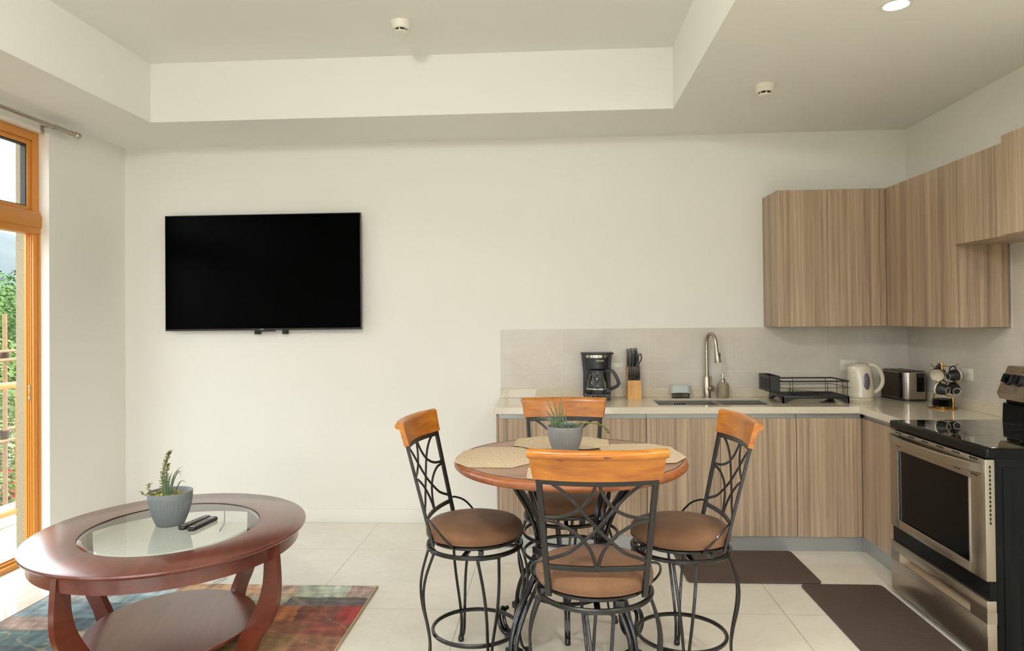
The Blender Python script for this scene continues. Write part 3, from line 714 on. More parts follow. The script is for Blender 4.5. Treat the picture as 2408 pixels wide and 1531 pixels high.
for k in range(6):
    knife((.563-.037+k*.0145, 4.985-.060, CT+.131), .0125, .018, .098, 2, ('first', 'second', 'third', 'fourth', 'fifth', 'sixth')[k]+' from the left of the short steak knives in the front row of the block')
for k, (dx, hh) in enumerate(((-.036, .135), (-.014, .14), (.008, .14))):
    knife((.563+dx, 4.985+.008, CT+.222), .015, .022, hh-.01, 0, ('leftmost', 'middle', 'rightmost of the three')[k]+' long black knife handle in the back row of the block' if k < 2 else 'long black knife handle beside the scissors in the back row of the block')
sc2 = thing('kitchen_scissors', 'black-handled kitchen scissors standing in the knife block', 'scissors', (.563+.027, 4.985-.022, CT+.218))
for sx in (-1, 1):
    MB().tube(smooth_path([(sx*.002, -.004, .012), (sx*.014, -.004, .03), (sx*.027, -.004, .055), (sx*.03, -.004, .08), (sx*.02, -.004, .095), (sx*.009, -.004, .08), (sx*.006, -.004, .045)], 6, True), .0042, 8, True).build('finger_loop', M['knifehandle'], sc2)
MB().box(-.012, .014, -.008, .0, -.008, .025, .003).build('blades', M['blackplastic'], sc2)
st = thing('sharpening_steel', 'black sharpening steel handle between the scissor loops', 'sharpener', (.563+.026, 4.985+.022, CT+.220))
MB().lathe([(0, 0), (.009, 0), (.011, .05), (.012, .085), (.008, .11), (.004, .125), (.003, .135), (0, .136)], 20).build('handle', M['knifehandle'], st)
MB().lathe([(0, -.02), (.004, -.02), (.004, .002), (0, .002)], 12).build('rod', M['chrome'], st)

# ------------------------------------------------------------------ dish rack
dk = thing('dish_rack', 'black wire dish drying rack on the worktop', 'dish rack', (1.49, 4.65, CT))
LX, LY = .425, .285
b = MB()
b.box(.0, LX, 0, .012, .03, .048, .003); b.box(0, LX, LY-.012, LY, .03, .048, .003); b.box(0, .012, .0, LY, .03, .048, .003); b.box(LX-.012, LX, 0, LY, .03, .048, .003)
b.box(.01, LX-.01, .01, LY-.01, .03, .034)
for k in range(22): b.box(.012, LX-.012, .014+k*.012, .019+k*.012, .033, .041)
def foot(x0, x1, y0, y1, flip):
    pass
for y0 in (0, LY-.01):
    for x0, sgn in ((0, 1), (LX, -1)):
        pr = [(x0, .0), (x0+sgn*.022, .0), (x0+sgn*.045, .014), (x0+sgn*.08, .026), (x0+sgn*.12, .032), (x0, .032)]
        N = 6; b.add([(x, y0, z) for x, z in pr]+[(x, y0+.01, z) for x, z in pr], [list(range(N)), list(range(N, 2*N))[::-1]]+[(i, (i+1) % N, N+(i+1) % N, N+i) for i in range(N)])
for x0 in (0, LX-.01):
    for y0, sgn in ((0, 1), (LY, -1)):
        pr = [(y0, .0), (y0+sgn*.022, .0), (y0+sgn*.045, .014), (y0+sgn*.08, .026), (y0+sgn*.1, .032), (y0, .032)]
        N = 6; b.add([(x0, y, z) for y, z in pr]+[(x0+.01, y, z) for y, z in pr], [list(range(N)), list(range(N, 2*N))[::-1]]+[(i, (i+1) % N, N+(i+1) % N, N+i) for i in range(N)])
b.build('drip_tray', M['blackplastic'], dk)
wf = MB(); wf.bar([(.0, .006, .142), (LX, .006, .142), (LX, LY-.006, .142), (.0, LY-.006, .142)], .004, .010, up=(0, 0, 1), closed=True); 
wf.tube([(.0, .004, .10), (LX+.004, .004, .10), (LX+.004, LY-.004, .10), (.0, LY-.004, .10)], .0018, 6, True)
for x in (.05, .29, .415): wf.tube([(x, .005, .045), (x, .005, .14)], .002, 6)
for x in (.04, .16, .38): wf.tube([(x, LY-.006, .045), (x, LY-.006, .14)], .002, 6)
for y in (.1, .2): wf.tube([(LX, y, .045), (LX, y, .14)], .002, 6)
wf.build('wire_frame', M['blackmatte'], dk)
ph = MB()
for k in range(12):
    x = .075+k*.018; hgt = .04-.0018*k
    ph.tube(smooth_path([(x, .09, .042), (x+.004, .10, .042+hgt*.8), (x+.008, .13, .042+hgt), (x+.012, .16, .042+hgt*.8), (x+.014, .17, .042)], 4), .0016, 6)
ph.tube([(.075, .09, .044), (.29, .09, .044)], .0018, 6); ph.tube([(.085, .17, .044), (.30, .17, .044)], .0018, 6); ph.build('plate_holder', M['blackmatte'], dk)
cd = MB(); X0, X1, Y0, Y1, Z0, Z1 = -.078, -.012, .01, .25, .072, .178
for (x, y, w_, d_) in ((X0, Y0, .003, Y1-Y0), (X1-.003, Y0, .003, Y1-Y0), (X0, Y0, X1-X0, .003), (X0, Y1-.003, X1-X0, .003)): cd.box(x, x+w_, y, y+d_, Z0, Z1)
cd.box(X0, X1, Y0, Y1, Z0, Z0+.003); cd.box(X0-.002, X1+.002, Y0-.002, Y0+.004, Z1-.004, Z1); cd.box(X0-.002, X0+.004, Y0, Y1, Z1-.004, Z1)
for k in range(5): cd.box(X0-.003, X0, .04+k*.04, .048+k*.04, Z0+.015, Z1-.02)
for k in range(2): cd.box(X0, X1, .09+k*.08, .092+k*.08, Z0, Z1-.01)
cd.box(X1, .004, .06, .2, .132, .14); cd.build('utensil_caddy', M['blackplastic'], dk)

# ------------------------------------------------------------------ kettle
kt = thing('electric_kettle', 'cream-white plastic electric kettle in the corner of the worktop', 'kettle', (2.066, 4.845, CT))
MB().lathe([(0, 0), (.086, 0), (.089, .004), (.089, .012), (.083, .016), (0, .016)], 40).build('power_base', M['kettle'], kt)
def spout(r, z, a):
    d = cos(a-radians(200)); return r+max(0, d)**6*.022*max(0, (z-.14)/.085)
MB().lathe([(0, .017), (.085, .017), (.087, .022), (.086, .03), (.084, .08), (.080, .14), (.074, .19), (.069, .222), (.066, .226), (0, .227)], 56, mod=spout).build('body', M['kettle'], kt)
MB().lathe([(.066, .224), (.06, .234), (.045, .243), (.02, .248), (0, .249)], 40).build('lid', M['kettle'], kt)
MB().lathe([(.0862, .024), (.0872, .025), (.0862, .026)], 56, closed=True).build('trim_line', M['marks'], kt)
MB().bar(smooth_path([(.045, -.02, .232), (.085, -.028, .233), (.118, -.032, .20), (.134, -.034, .15), (.130, -.034, .105), (.108, -.03, .07), (.082, -.022, .048)], 7), .026, .02, up=(0, 1, 0), c=.42).build('handle', M['kettle'], kt)
wn = MB(); vs = [];
for ring, off in ((1.0, .0015), (.72, .004), (0, .0042)):
    for k in range(24):
        a = 2*pi*k/24; hz = .13+.056*ring*sin(a); ang = radians(-82)+.30*ring*cos(a)
        rr_ = .084-(.010)*((hz-.03)/.19)**1.5+off; vs.append((rr_*cos(ang), rr_*sin(ang), hz))
wn.add(vs, [(j*24+k, j*24+(k+1) % 24, (j+1)*24+(k+1) % 24, (j+1)*24+k) for j in range(2) for k in range(24)]); wn.build('water_window', M['kwin'], kt)
# ------------------------------------------------------------------ toaster
to = thing('toaster', 'long stainless steel and black toaster between the kettle and the mug rack', 'toaster', (2.378, 4.755, CT), radians(6))
W_ = .078; Ln = .25
pol = [(-W_, .0+.02)]+[(-W_+.035*(1-cos(a))*1.0, .02-.045*sin(a)*1.0) for a in [pi/2*k/5 for k in range(1, 6)]]+[(W_-.035*(1-cos(a)), .02-.045*sin(a)) for a in [pi/2*(5-k)/5 for k in range(0, 5)]]+[(W_, .02), (W_, Ln), (-W_, Ln)]
MB().prism(pol, 0.0, .012).build('base', M['blackplastic'], to)
MB().prism([(x*.985, y) for x, y in pol], .012, .192, r=.004).build('steel_shell', M['steel'], to)
MB().box(-W_-.001, -W_+.004, .045, Ln-.005, .02, .185).build('side_panel', simple('dark_steel', (92, 84, 72), .35, .8), to)
MB().box(-W_-.002, -W_+.006, .012, .046, .016, .188, .002).build('control_strip', M['blackgloss'], to)
ic = MB()
for k in range(9): ic.box(-W_-.0032, -W_-.002, .022+.003*(k % 2), .034-.003*(k % 2), .045+k*.012, .049+k*.012)
ic.build('button_icons', M['marks'], to)
MB().box(-.002, .052, -.0265, -.02, .062, .186, .003).build('lever_recess', M['blackgloss'], to)
MB().box(.004, .046, -.034, -.022, .155, .182, .004).build('lever', M['blackplastic'], to)
tp = MB(); tp.box(-W_*.9, W_*.9, .005, Ln-.005, .19, .197, .003)
for sx in (-.034, .014): tp.box(sx, sx+.02, .02, Ln-.02, .1965, .1975)
tp.build('top_plate', M['blackplastic'], to)
sb = MB()
for sx in (-.05, -.008, .04): sb.tube([(sx, .01, .199), (sx, Ln-.01, .199)], .0025, 6)
sb.build('slot_rails', M['steel'], to)

# ------------------------------------------------------------------ mug rack, saucers and mugs
MX, MY = 2.352, 4.372
mr = thing('mug_rack', 'gold wire mug rack holding black mugs near the right wall', 'mug rack', (MX, MY, CT))
b = MB(); b.tube(circle(.073, .004, 40), .0032, 8, True); b.tube(circle(.06, .010, 40), .002, 6, True); b.tube([(-.073, 0, .004), (.073, 0, .004)], .0025, 6); b.tube([(0, -.073, .004), (0, .073, .004)], .0025, 6)
b.build('base_ring', M['gold'], mr)
b = MB()
b.tube(smooth_path([(.016, -.076, .004), (.016, -.078, .06), (.014, -.07, .078), (.0, -.03, .084), (-.003, -.006, .10), (-.003, -.004, .17), (-.004, 0, .255), (0, 0, .278), (.004, 0, .255), (.003, .004, .17), (0, .02, .10), (-.01, .06, .084), (-.013, .075, .07), (-.013, .076, .004)], 5), .0028, 8)
b.build('upright', M['gold'], mr)
arms = []
for z, rot0 in ((.262, 20), (.17, 48)):
    for k in range(3):
        a = radians(rot0+k*120)
for z, angs in ((.262, (195, 345, 80)), (.168, (215, 300, 60))):
    for a in angs:
        a = radians(a); m_ = MB(); m_.tube(smooth_path([(0, 0, z-.002), (.03*cos(a), .03*sin(a), z-.006), (.062*cos(a), .062*sin(a), z-.006), (.080*cos(a), .080*sin(a), z+.008)], 5), .0022, 6); m_.ball((.081*cos(a), .081*sin(a), z+.009), .0034, n=8, m=6); m_.build('hook_arm', M['gold'], mr)
sau0 = None
for k in range(6):
    m_ = MB(); m_.lathe([(0, .0), (.03, .0), (.034, .002), (.052, .0062), (.060, .0092), (.058, .0098), (.05, .0062), (.03, .004), (0, .004)], 40)
    if sau0 is None: o = sau0 = m_.build('saucer', M['mug'], loc=(MX, MY, CT+.0135)); sau0['group'] = 'black saucers stacked under the mug rack'
    else: o = sau0.copy(); COL.objects.link(o); o.location = (MX, MY, CT+.0135+k*.0072)
    tag(o, ('bottom black saucer', 'second black saucer from the bottom', 'third black saucer from the bottom', 'third black saucer from the top', 'second black saucer from the top', 'top black saucer')[k]+' of the stack under the mug rack', 'saucer', 'black saucers stacked under the mug rack')
mug0 = [None]
def mug(loc, d, label):
    """origin at mug centre, local z from base to opening, handle toward local +x"""
    d = Vector(d).normalized(); upw = Vector((0, 0, 1)); x = (upw-d*upw.dot(d)).normalized(); y = d.cross(x)
    R = Matrix((x, y, d)).transposed()
    if mug0[0] is None:
        t = thing('mug', label, 'mug', loc, 0, 'black mugs hung on the gold rack')
        o_ = MB(); o_.lathe([(.0, -.034), (.020, -.034), (.0215, -.037), (.0245, -.037), (.029, -.028), (.037, -.008), (.0405, .012), (.0412, .026)], 36, cap=False); o_.build('body', M['mug'], t)
        o_ = MB(); o_.lathe([(.0412, .026), (.0415, .036), (.0405, .038), (.0385, .036), (.0375, .012), (.033, -.01), (.022, -.026), (0, -.028)], 36, cap=False); o_.build('cream_interior', M['mugin'], t)
        o_ = MB(); o_.lathe([(.0215, -.0372), (.0245, -.0372), (.0245, -.0382), (.0215, -.0382)], 32, closed=True); o_.build('foot_ring', M['mugin'], t)
        o_ = MB(); o_.bar(smooth_path([(.036, 0, .022), (.052, 0, .026), (.062, 0, .014), (.060, 0, -.006), (.048, 0, -.018), (.031, 0, -.016)], 6), .012, .006, up=[(1, 0, 0)]*31, c=.4) if False else o_.tube(smooth_path([(.036, 0, .022), (.052, 0, .026), (.063, 0, .014), (.060, 0, -.006), (.048, 0, -.018), (.031, 0, -.016)], 6), .0048, 8)
        o_.build('handle', M['mug'], t); mug0[0] = t
    else: t = dup(mug0[0], loc, 0, label)
    t.rotation_euler = R.to_euler(); t.scale = (.86, .86, .86); return t
mug((MX-.042, MY-.030, CT+.212), (-.62, -.74, -.25), 'black mug at upper left of the gold rack, its cream inside facing out')
mug((MX+.044, MY-.030, CT+.203), (.92, .13, .12), 'black mug at upper right of the gold rack, its base facing the room')
mug((MX-.028, MY-.052, CT+.122), (-.50, .84, .15), 'black mug at lower left of the gold rack, lying with its rim to the left')
mug((MX+.046, MY-.040, CT+.122), (.11, .85, .3), 'black mug at lower right of the gold rack, its round base facing straight out')
mug((MX+.010, MY+.050, CT+.212), (.3, .9, .1), 'black mug half hidden behind the upper wires of the gold rack')

# ------------------------------------------------------------------ bar stools
def make_stool():
    t = thing('bar_stool', '', 'bar stool', (0, 0, 0), 0, 'wrought iron bar stools around the round table')
    s = MB(); prof = [(0, .562), (.17, .560), (.192, .563), (.204, .572), (.2075, .585), (.204, .602), (.19, .615), (.16, .624), (.1, .630), (0, .632)]
    s.lathe(prof, 56); so = s.build('seat_cushion', M['seat'], t)
    MB().tube(circle(.2035, .571, 64), .0032, 6, True).build('piping', M['seat'], so)
    s = MB(); s.bar(circle(.186, .553, 56), .012, .014, True, up=(0, 0, 1)); s.box(-.18, .18, -.012, .012, .543, .551); s.box(-.012, .012, -.18, .18, .543, .551); s.build('seat_frame', M['iron'], t)
    s = MB(); s.box(-.05, .05, -.05, .05, .535, .544); s.lathe([(0, .522), (.045, .522), (.045, .536), (0, .536)], 24); s.build('swivel_plate', M['iron'], t)
    for k in range(4): a = k*pi/2+.4; MB().box(.19*cos(a)-.014, .19*cos(a)+.014, .19*sin(a)-.008, .19*sin(a)+.008, .528, .548).build('swivel_tab', M['iron'], t)
    s = MB(); s.bar(circle(.2, .520, 56), .016, .017, True, up=(0, 0, 1)); s.box(-.195, .195, -.01, .01, .513, .521); s.box(-.01, .01, -.195, .195, .513, .521); s.build('base_ring', M['iron'], t)
    s = MB(); s.bar(circle(.182, .160, 64), .014, .016, True, up=(0, 0, 1)); s.build('footrest_ring', M['iron'], t)
    prof = smooth_path([(.2, 0, .515), (.216, 0, .468), (.232, 0, .41), (.238, 0, .35), (.231, 0, .28), (.212, 0, .2), (.200, 0, .13), (.202, 0, .08), (.216, 0, .04), (.236, 0, .02)], 4)
    for k in range(4):
        lg = MB()
        for sy in (-1, 1):
            pts = []
            for p in prof:
                f = min(1, max(0, (p.z-.12)/.39)); pts.append((p.x-.012*f, sy*(.007+.038*f**1.2), p.z))
            lg.bar(pts, .012, .010, up=(1, 0, 0))
        lg.box(.175, .2, -.05, .05, .508, .516, .001)
        lg.lathe([(0, 0), (.012, 0), (.014, .006), (.013, .016), (.009, .022), (.009, .034), (0, .036)], 16, (.236, 0, 0))
        lo = lg.build('leg', M['iron'], t)
        lo.rotation_euler = (0, 0, k*pi/2); lo['k'] = k
    # backrest in (u, v) -> curved leaning surface
    zb, zt = .655, .955
    def S(u, z):
        f = (z-.55)/(.965-.55); hw = .168+.030*f; yc = -.132-.098*f; sag = .034
        return Vector((u*hw, yc-sag*(1-u*u)*(.6+.4*f), z))
    def N(u, z):
        a = S(u+.02, z)-S(u-.02, z); b_ = S(u, z+.02)-S(u, z-.02); return a.cross(b_).normalized()
    for sx in (-1, 1):
        p = MB(); zs = [.545+k*(.962-.545)/12 for k in range(13)]
        p.bar([S(sx*.955, z) for z in zs], .020, .012, up=[N(sx, z) for z in zs], c=.15); p.build('back_post', M['iron'], t)
    r_ = MB()
    us = [-1+2*k/20 for k in range(21)]
    r_.bar([S(u, .952) for u in us], .019, .011, up=[N(u, .952) for u in us], c=.15); r_.build('back_rail', M['iron'], t); r_ = MB(); r_.bar([S(u, zb-.004) for u in us], .018, .009, up=[N(u, zb) for u in us], c=.15)
    r_.build('back_rail', M['iron'], t)
    lat = MB()
    def UV(pts):
        out = []
        for x, y in pts:
            hwp = 485-(y-60)/705*80
            out.append(((x-802)/hwp*.90, zb+(820-y)/745*(zt-zb-.004)))
        return out
    curves = [
        [(310, 50), (400, 85), (490, 140), (580, 215), (655, 295), (730, 385), (802, 470), (860, 530), (910, 575), (980, 640), (1060, 700), (1215, 765)],
        [(785, 78), (768, 140), (725, 220), (650, 300), (560, 350), (460, 378), (345, 385)],
        [(345, 408), (450, 425), (550, 470), (640, 530), (700, 590), (745, 660), (775, 730), (792, 815)]]
    for c_ in curves:
        for mir in (1, -1):
            p2 = UV([((x if mir == 1 else 1604-x), y) for x, y in c_])
            pts = smooth_path([(u, z, 0) for u, z in p2], 4)
            P3 = [S(p.x, p.y)+N(p.x, p.y)*(.0006 if mir == 1 else -.0006) for p in pts]
            lat.bar(P3, .0115, .007, up=[N(p.x, p.y) for p in pts], c=.3)
    lat.build('lattice', M['iron'], t)
    # wooden crest rail with a rolled top edge toward the back
    cr_ = MB(); sec = []
    n_ = 25; vs = []
    prof = [(.010, 0), (.010, .078), (.011, .092), (.006, .101), (-.004, .105), (-.016, .103), (-.024, .095), (-.025, .086), (-.019, .078), (-.011, .076), (-.010, .07), (-.010, 0)]
    for k in range(n_):
        u = (-1+2*k/(n_-1))*1.035
        base = S(u, .962); nn = N(u, .962); tz = (S(u, .99)-S(u, .95)).normalized()
        if nn.y < 0: nn = -nn
        for a, b_ in prof:
            e = 1+.06*b_/.1*abs(u); vs.append(base+nn*a+tz*b_+Vector((u*.008*b_/.1, 0, 0)))
    kk = len(prof)
    fs = [(i*kk+q, i*kk+(q+1) % kk, (i+1)*kk+(q+1) % kk, (i+1)*kk+q) for i in range(n_-1) for q in range(kk)]+[list(range(kk)), [(n_-1)*kk+q for q in range(kk)][::-1]]
    cr_.add(vs, fs); cr_.build('crest_rail', M['crest'], t, sharp=50)
    for sx in (-1, 1):
        a = MB(); a.tube(smooth_path([(sx*.163, -.158, .662), (sx*.185, -.146, .664), (sx*.213, -.11, .645), (sx*.222, -.075, .61), (sx*.212, -.045, .575), (sx*.192, -.035, .553)], 6), .0045, 8); a.build('side_brace', M['iron'], t)
    return t
stool = make_stool()
def place_stool(o, loc, rz, base_rot, label):
    o.location = loc; o.rotation_euler = (0, 0, rz); o['label'] = label
    for c in kids(o):
        if c.name.split('.')[0] == 'leg': c.rotation_euler = (0, 0, c['k']*pi/2+base_rot-rz)
    return o
spots = [((.137, 2.50, 0), 0, radians(2), 'bar stool nearest the camera, its lattice back facing the viewer'),
         ((-.345, 2.99, 0), radians(-98.8), radians(23), 'bar stool at the left side of the round table, against the bare wall'),
         ((.524, 2.97, 0), radians(94.8), radians(-5), 'bar stool at the right side of the round table, beside the brown mat'),
         ((.052, 3.42, 0), radians(180), radians(0), 'bar stool behind the round table, closest to the kitchen worktop')]
stools = [stool]+[dup(stool, (0, 0, 0), 0, '') for _ in range(3)]
for o, (loc, rz, br_, lab) in zip(stools, spots): place_stool(o, loc, rz, br_, lab)
for o in COL.objects:
    if 'k' in o.keys(): del o['k']

# ------------------------------------------------------------------ round dining table
TX, TY, TH = .065, 2.945, .90
dt = thing('dining_table', 'round counter-height table with wooden top and black iron legs', 'table', (TX, TY, 0))
MB().lathe([(0, TH-.034), (.43, TH-.034), (.450, TH-.040), (.472, TH-.036), (.483, TH-.026), (.485, TH-.016), (.480, TH-.006), (.470, TH-.0005), (.4625, TH-.0002), (0, TH-.0002)], 96).build('table_rim', M['rim'], dt)
MB().lathe([(.4595, TH-.0003), (.4595, TH+.0008), (.4625, TH+.0008), (.4625, TH-.0003)], 96, closed=True).build('inlay_line', M['gasket'], dt)
MB().lathe([(0, TH), (.4595, TH), (.4595, TH-.001), (0, TH-.001)], 96).build('tabletop', M['tabletop'], dt)
lp = [(.335, 0, .866), (.285, 0, .80), (.218, 0, .70), (.178, 0, .60), (.178, 0, .50), (.215, 0, .42), (.275, 0, .34), (.318, 0, .25), (.330, 0, .16), (.345, 0, .08), (.38, 0, .035), (.425, 0, .035), (.452, 0, .075), (.445, 0, .12), (.425, 0, .135)]
for k in range(4):
    lg = MB()
    for j, off in enumerate((-.019, 0, .019)):
        dr_ = .012 if j == 1 else 0
        P = smooth_path([(x+dr_*(1 if z < .6 else -1), off*(1.0 if z > .3 else .85), z) for x, y, z in lp], 6)
        sc__ = [1.0]*len(P)
        lg.bar(P, .0185, .0150, up=(0, 1, 0), scale=sc__, c=.35)
    lg.box(.30, .345, -.03, .03, .17, .20, .004); lg.box(.17, .195, -.03, .03, .53, .56, .004)
    lg.lathe([(0, 0), (.014, 0), (.017, .005), (.016, .018), (.01, .024), (0, .026)], 16, (.405, 0, 0))
    lg.build('leg', M['iron'], dt, rz=radians(45+90*k))
for z in (.585, .505):
    MB().bar(circle(.196, z, 64), .012, .013, True, up=(0, 0, 1)).build('hoop', M['iron'], dt)
s = MB(); s.bar(circle(.30, .862, 64), .02, .008, True, up=(0, 0, 1)); s.bar([(-.3, 0, .862), (.3, 0, .862)], .02, .008, up=(0, 0, 1)); s.bar([(0, -.3, .862), (0, .3, .862)], .02, .008, up=(0, 0, 1)); s.build('top_support', M['iron'], dt)
# placemats
def placemat(loc, rz, label, z=TH+.0012):
    hw, hd, c1, c2 = .215, .16, .10, .075
    poly = [(-hw+c1, -hd), (hw-c1, -hd), (hw, -hd+c2), (hw, hd-c2), (hw-c1, hd), (-hw+c1, hd), (-hw, hd-c2), (-hw, -hd+c2)]
    o = MB().prism(poly, 0, .0016).build('placemat', M['placemat'], loc=(loc[0], loc[1], z), rz=rz, smooth=False)
    return tag(o, label, 'placemat', 'woven placemats on the round table')
pm0 = placemat((TX-.308, TY-.022, 0), radians(88), 'woven cream placemat at the left side of the round table')
for loc, rz, lab, dz in (((TX+.305, TY+.055, 0), radians(97), 'woven cream placemat at the right side of the round table', .0018), ((TX-.03, TY+.29, 0), radians(-3), 'woven cream placemat behind the grey plant pot', .0036), ((TX+.048, TY-.325, 0), 0, 'woven cream placemat hidden behind the top rail of the nearest stool', .0)):
    c_ = pm0.copy(); COL.objects.link(c_); c_.location = (loc[0], loc[1], TH+.0012+dz); c_.rotation_euler = (0, 0, rz); c_['label'] = lab

# ------------------------------------------------------------------ potted succulents
def leaf_blob(mb, c, d, ln, wd, th=.35):
    d = Vector(d).normalized(); x = d.cross(Vector((.3, .2, 1))).normalized(); y = d.cross(x)
    mt = Matrix((x, y, d)).transposed(); mb.ball(Vector(c)+d*ln*.5, wd*.5, wd*.5*th, ln*.5, 6, 5, mt)
def blade(mb, base, pts, w0):
    P = smooth_path([base]+pts, 6); n = len(P)
    mb.tube(P, w0, 7, scale=[max(.06, (1-(i/(n-1))**1.6)*(1-.15*(1-i/(n-1)))) for i in range(n)])
def ribpot(R, h, r0, n=54):
    prof = [(0, 0), (r0*.93, 0), (r0, .004)]
    for k in range(1, 15):
        f = k/14; prof.append((r0+(R-r0)*(1-(1-f)**2.0), .004+(h-.004)*f))
    m = MB(); m.lathe(prof+[(R-.0035, h), (R-.005, h-.004), (R-.008, h-.022), (0, h-.022)], n*5, mod=lambda r, z, a: r-(.0020*(abs(sin(a*n/2))**.6-.0) if .003 < z < h-.003 and r > r0*.98 and r > .01 and (z, r) and r >= (r0+(R-r0)*.0)-1e-6 and z < h-.0225 else 0))
    return m
def sprig(mb_leaf, mb_stem, pts, n, size, seed):
    rnd = random.Random(seed); P = smooth_path(pts, 8); mb_stem.tube(P, .0016, 6)
    for k in range(n):
        i = int(k/(n-1)*(len(P)-1)); p = P[i]; f = k/(n-1)
        for s_ in (0, 1):
            a = k*1.9+s_*pi+rnd.uniform(-.4, .4); d = Vector((cos(a), sin(a), rnd.uniform(.0, .6)))
            leaf_blob(mb_leaf, p, d, size*(1-.4*f)*rnd.uniform(.8, 1.2), size*(1-.4*f)*.75)
# pot on the round table
pt = thing('potted_succulent', 'ribbed grey pot of succulents standing on the round table', 'potted plant', (.047, 2.985, TH+.0046))
ribpot(.077, .118, .050).build('pot', M['grey_pot'], pt, sharp=60)
MB().lathe([(.067, .098), (.05, .103), (.0, .106)], 32).build('soil', M['soil'], pt)
al = MB()
for (bx, by), pp, w in [((-.028, .0), [(-.042, 0, .15), (-.062, -.005, .195), (-.078, -.01, .236)], .0052),
                        ((-.02, .005), [(-.03, 0, .15), (-.043, 0, .2), (-.05, 0, .246)], .0052),
                        ((-.016, 0), [(-.02, 0, .15), (-.022, 0, .2), (-.012, 0, .255)], .005),
                        ((-.008, -.01), [(-.008, -.01, .14), (-.012, -.01, .19), (-.014, -.01, .225)], .0062),
                        ((-.03, -.01), [(-.05, -.01, .14), (-.072, -.015, .175), (-.085, -.02, .187)], .0055),
                        ((-.034, -.005), [(-.06, -.01, .135), (-.09, -.02, .155), (-.13, -.03, .147)], .0045),
                        ((-.0, -.005), [(.002, -.005, .13), (.004, -.005, .16), (.006, -.005, .18)], .0052),
                        ((-.024, .015), [(-.03, .02, .14), (-.035, .02, .17), (-.03, .02, .2)], .005)]:
    blade(al, (bx, by, .098), pp, w)
al.build('aloe', M['aloe'], pt)
ro = MB()
for ring, (nn_, tilt, ln) in enumerate(((5, 80, .02), (7, 58, .026), (9, 34, .03), (9, 12, .032))):
    for k in range(nn_):
        a = 2*pi*k/nn_+ring*.4; tl = radians(tilt); leaf_blob(ro, (.014+.005*cos(a), -.028+.005*sin(a), .113), (cos(a)*cos(tl), sin(a)*cos(tl), sin(tl)), ln*1.25, .018, .4)
ro.build('rosette', M['rosette'], pt)
jl, js = MB(), MB()
sprig(jl, js, [(.03, -.01, .10), (.06, -.02, .125), (.10, -.03, .132), (.14, -.035, .128), (.17, -.04, .108), (.182, -.04, .09)], 44, .014, 3)
js.build('trailing_stem', M['stem'], pt); jl.build('trailing_leaves', M['jade'], pt)
fl = MB(); rnd = random.Random(5)
for k in range(46):
    x, y = rnd.uniform(.0, .062), rnd.uniform(-.05, .05)
    if x*x+y*y > .064**2: continue
    leaf_blob(fl, (x, y, .104), (rnd.uniform(-.6, .6), rnd.uniform(-.6, .6), rnd.uniform(.3, 1)), rnd.uniform(.01, .018), .009)
fl.build('ground_leaves', M['jade2'], pt)
# pot on the coffee table
CZ = .53
p2 = thing('potted_succulent', 'ribbed blue-grey pot with a tall sprig, standing on the glass of the coffee table', 'potted plant', (-1.806, 3.19, CZ))
ribpot(.098, .155, .062, 58).build('pot', simple('blue_grey_planter', (126, 134, 136), .55, 0, .04, 14, .05), p2, sharp=60)
MB().lathe([(.088, .132), (.06, .140), (.0, .145)], 32).build('soil', M['soil'], p2)
al = MB()
for (bx, by), pp, w in [((.0, -.03), [(.0, -.03, .19), (-.012, -.03, .24), (-.018, -.03, .275)], .0062), ((.008, -.035), [(.01, -.035, .18), (.018, -.035, .225), (.028, -.035, .25)], .0066),
                        ((-.008, -.035), [(-.012, -.035, .18), (-.02, -.035, .22), (-.026, -.035, .245)], .006), ((.014, -.03), [(.022, -.03, .19), (.04, -.03, .245), (.075, -.03, .278)], .0052),
                        ((.018, -.035), [(.03, -.035, .19), (.052, -.035, .243), (.083, -.035, .262)], .0046), ((.02, -.03), [(.03, -.03, .2), (.055, -.03, .255), (.07, -.03, .23)], .0042),
                        ((.03, -.01), [(.04, -.01, .175), (.06, -.01, .205), (.088, -.015, .198)], .0042), ((.0, -.045), [(.002, -.045, .17), (-.002, -.045, .2), (-.004, -.045, .23)], .0066)]:
    blade(al, (bx, by, .128), pp, w)
al.build('aloe', M['aloe'], p2)
jl, js = MB(), MB()
sprig(jl, js, [(-.03, 0, .14), (-.036, 0, .19), (-.034, 0, .24), (-.022, 0, .29), (-.006, 0, .328), (.0, 0, .340)], 46, .019, 8)
sprig(jl, js, [(-.018, .01, .14), (-.022, .01, .20), (-.02, .01, .26), (-.012, .01, .28)], 30, .017, 9)
sprig(jl, js, [(-.06, -.03, .13), (-.075, -.04, .16), (-.08, -.045, .19), (-.07, -.045, .2)], 8, .018, 10)
sprig(jl, js, [(-.07, -.04, .14), (-.092, -.055, .15), (-.105, -.06, .165)], 5, .018, 11)
js.build('stems', M['stem'], p2); jl.build('sprig_leaves', M['jade'], p2)
fl = MB(); rnd = random.Random(6)
for k in range(70):
    x, y = rnd.uniform(-.085, .03), rnd.uniform(-.085, .04)
    if x*x+y*y > .082**2: continue
    leaf_blob(fl, (x, y, .138), (rnd.uniform(-.6, .6), rnd.uniform(-.6, .6), rnd.uniform(.2, 1)), rnd.uniform(.012, .022), .011)
fl.build('ground_leaves', M['jade2'], p2)

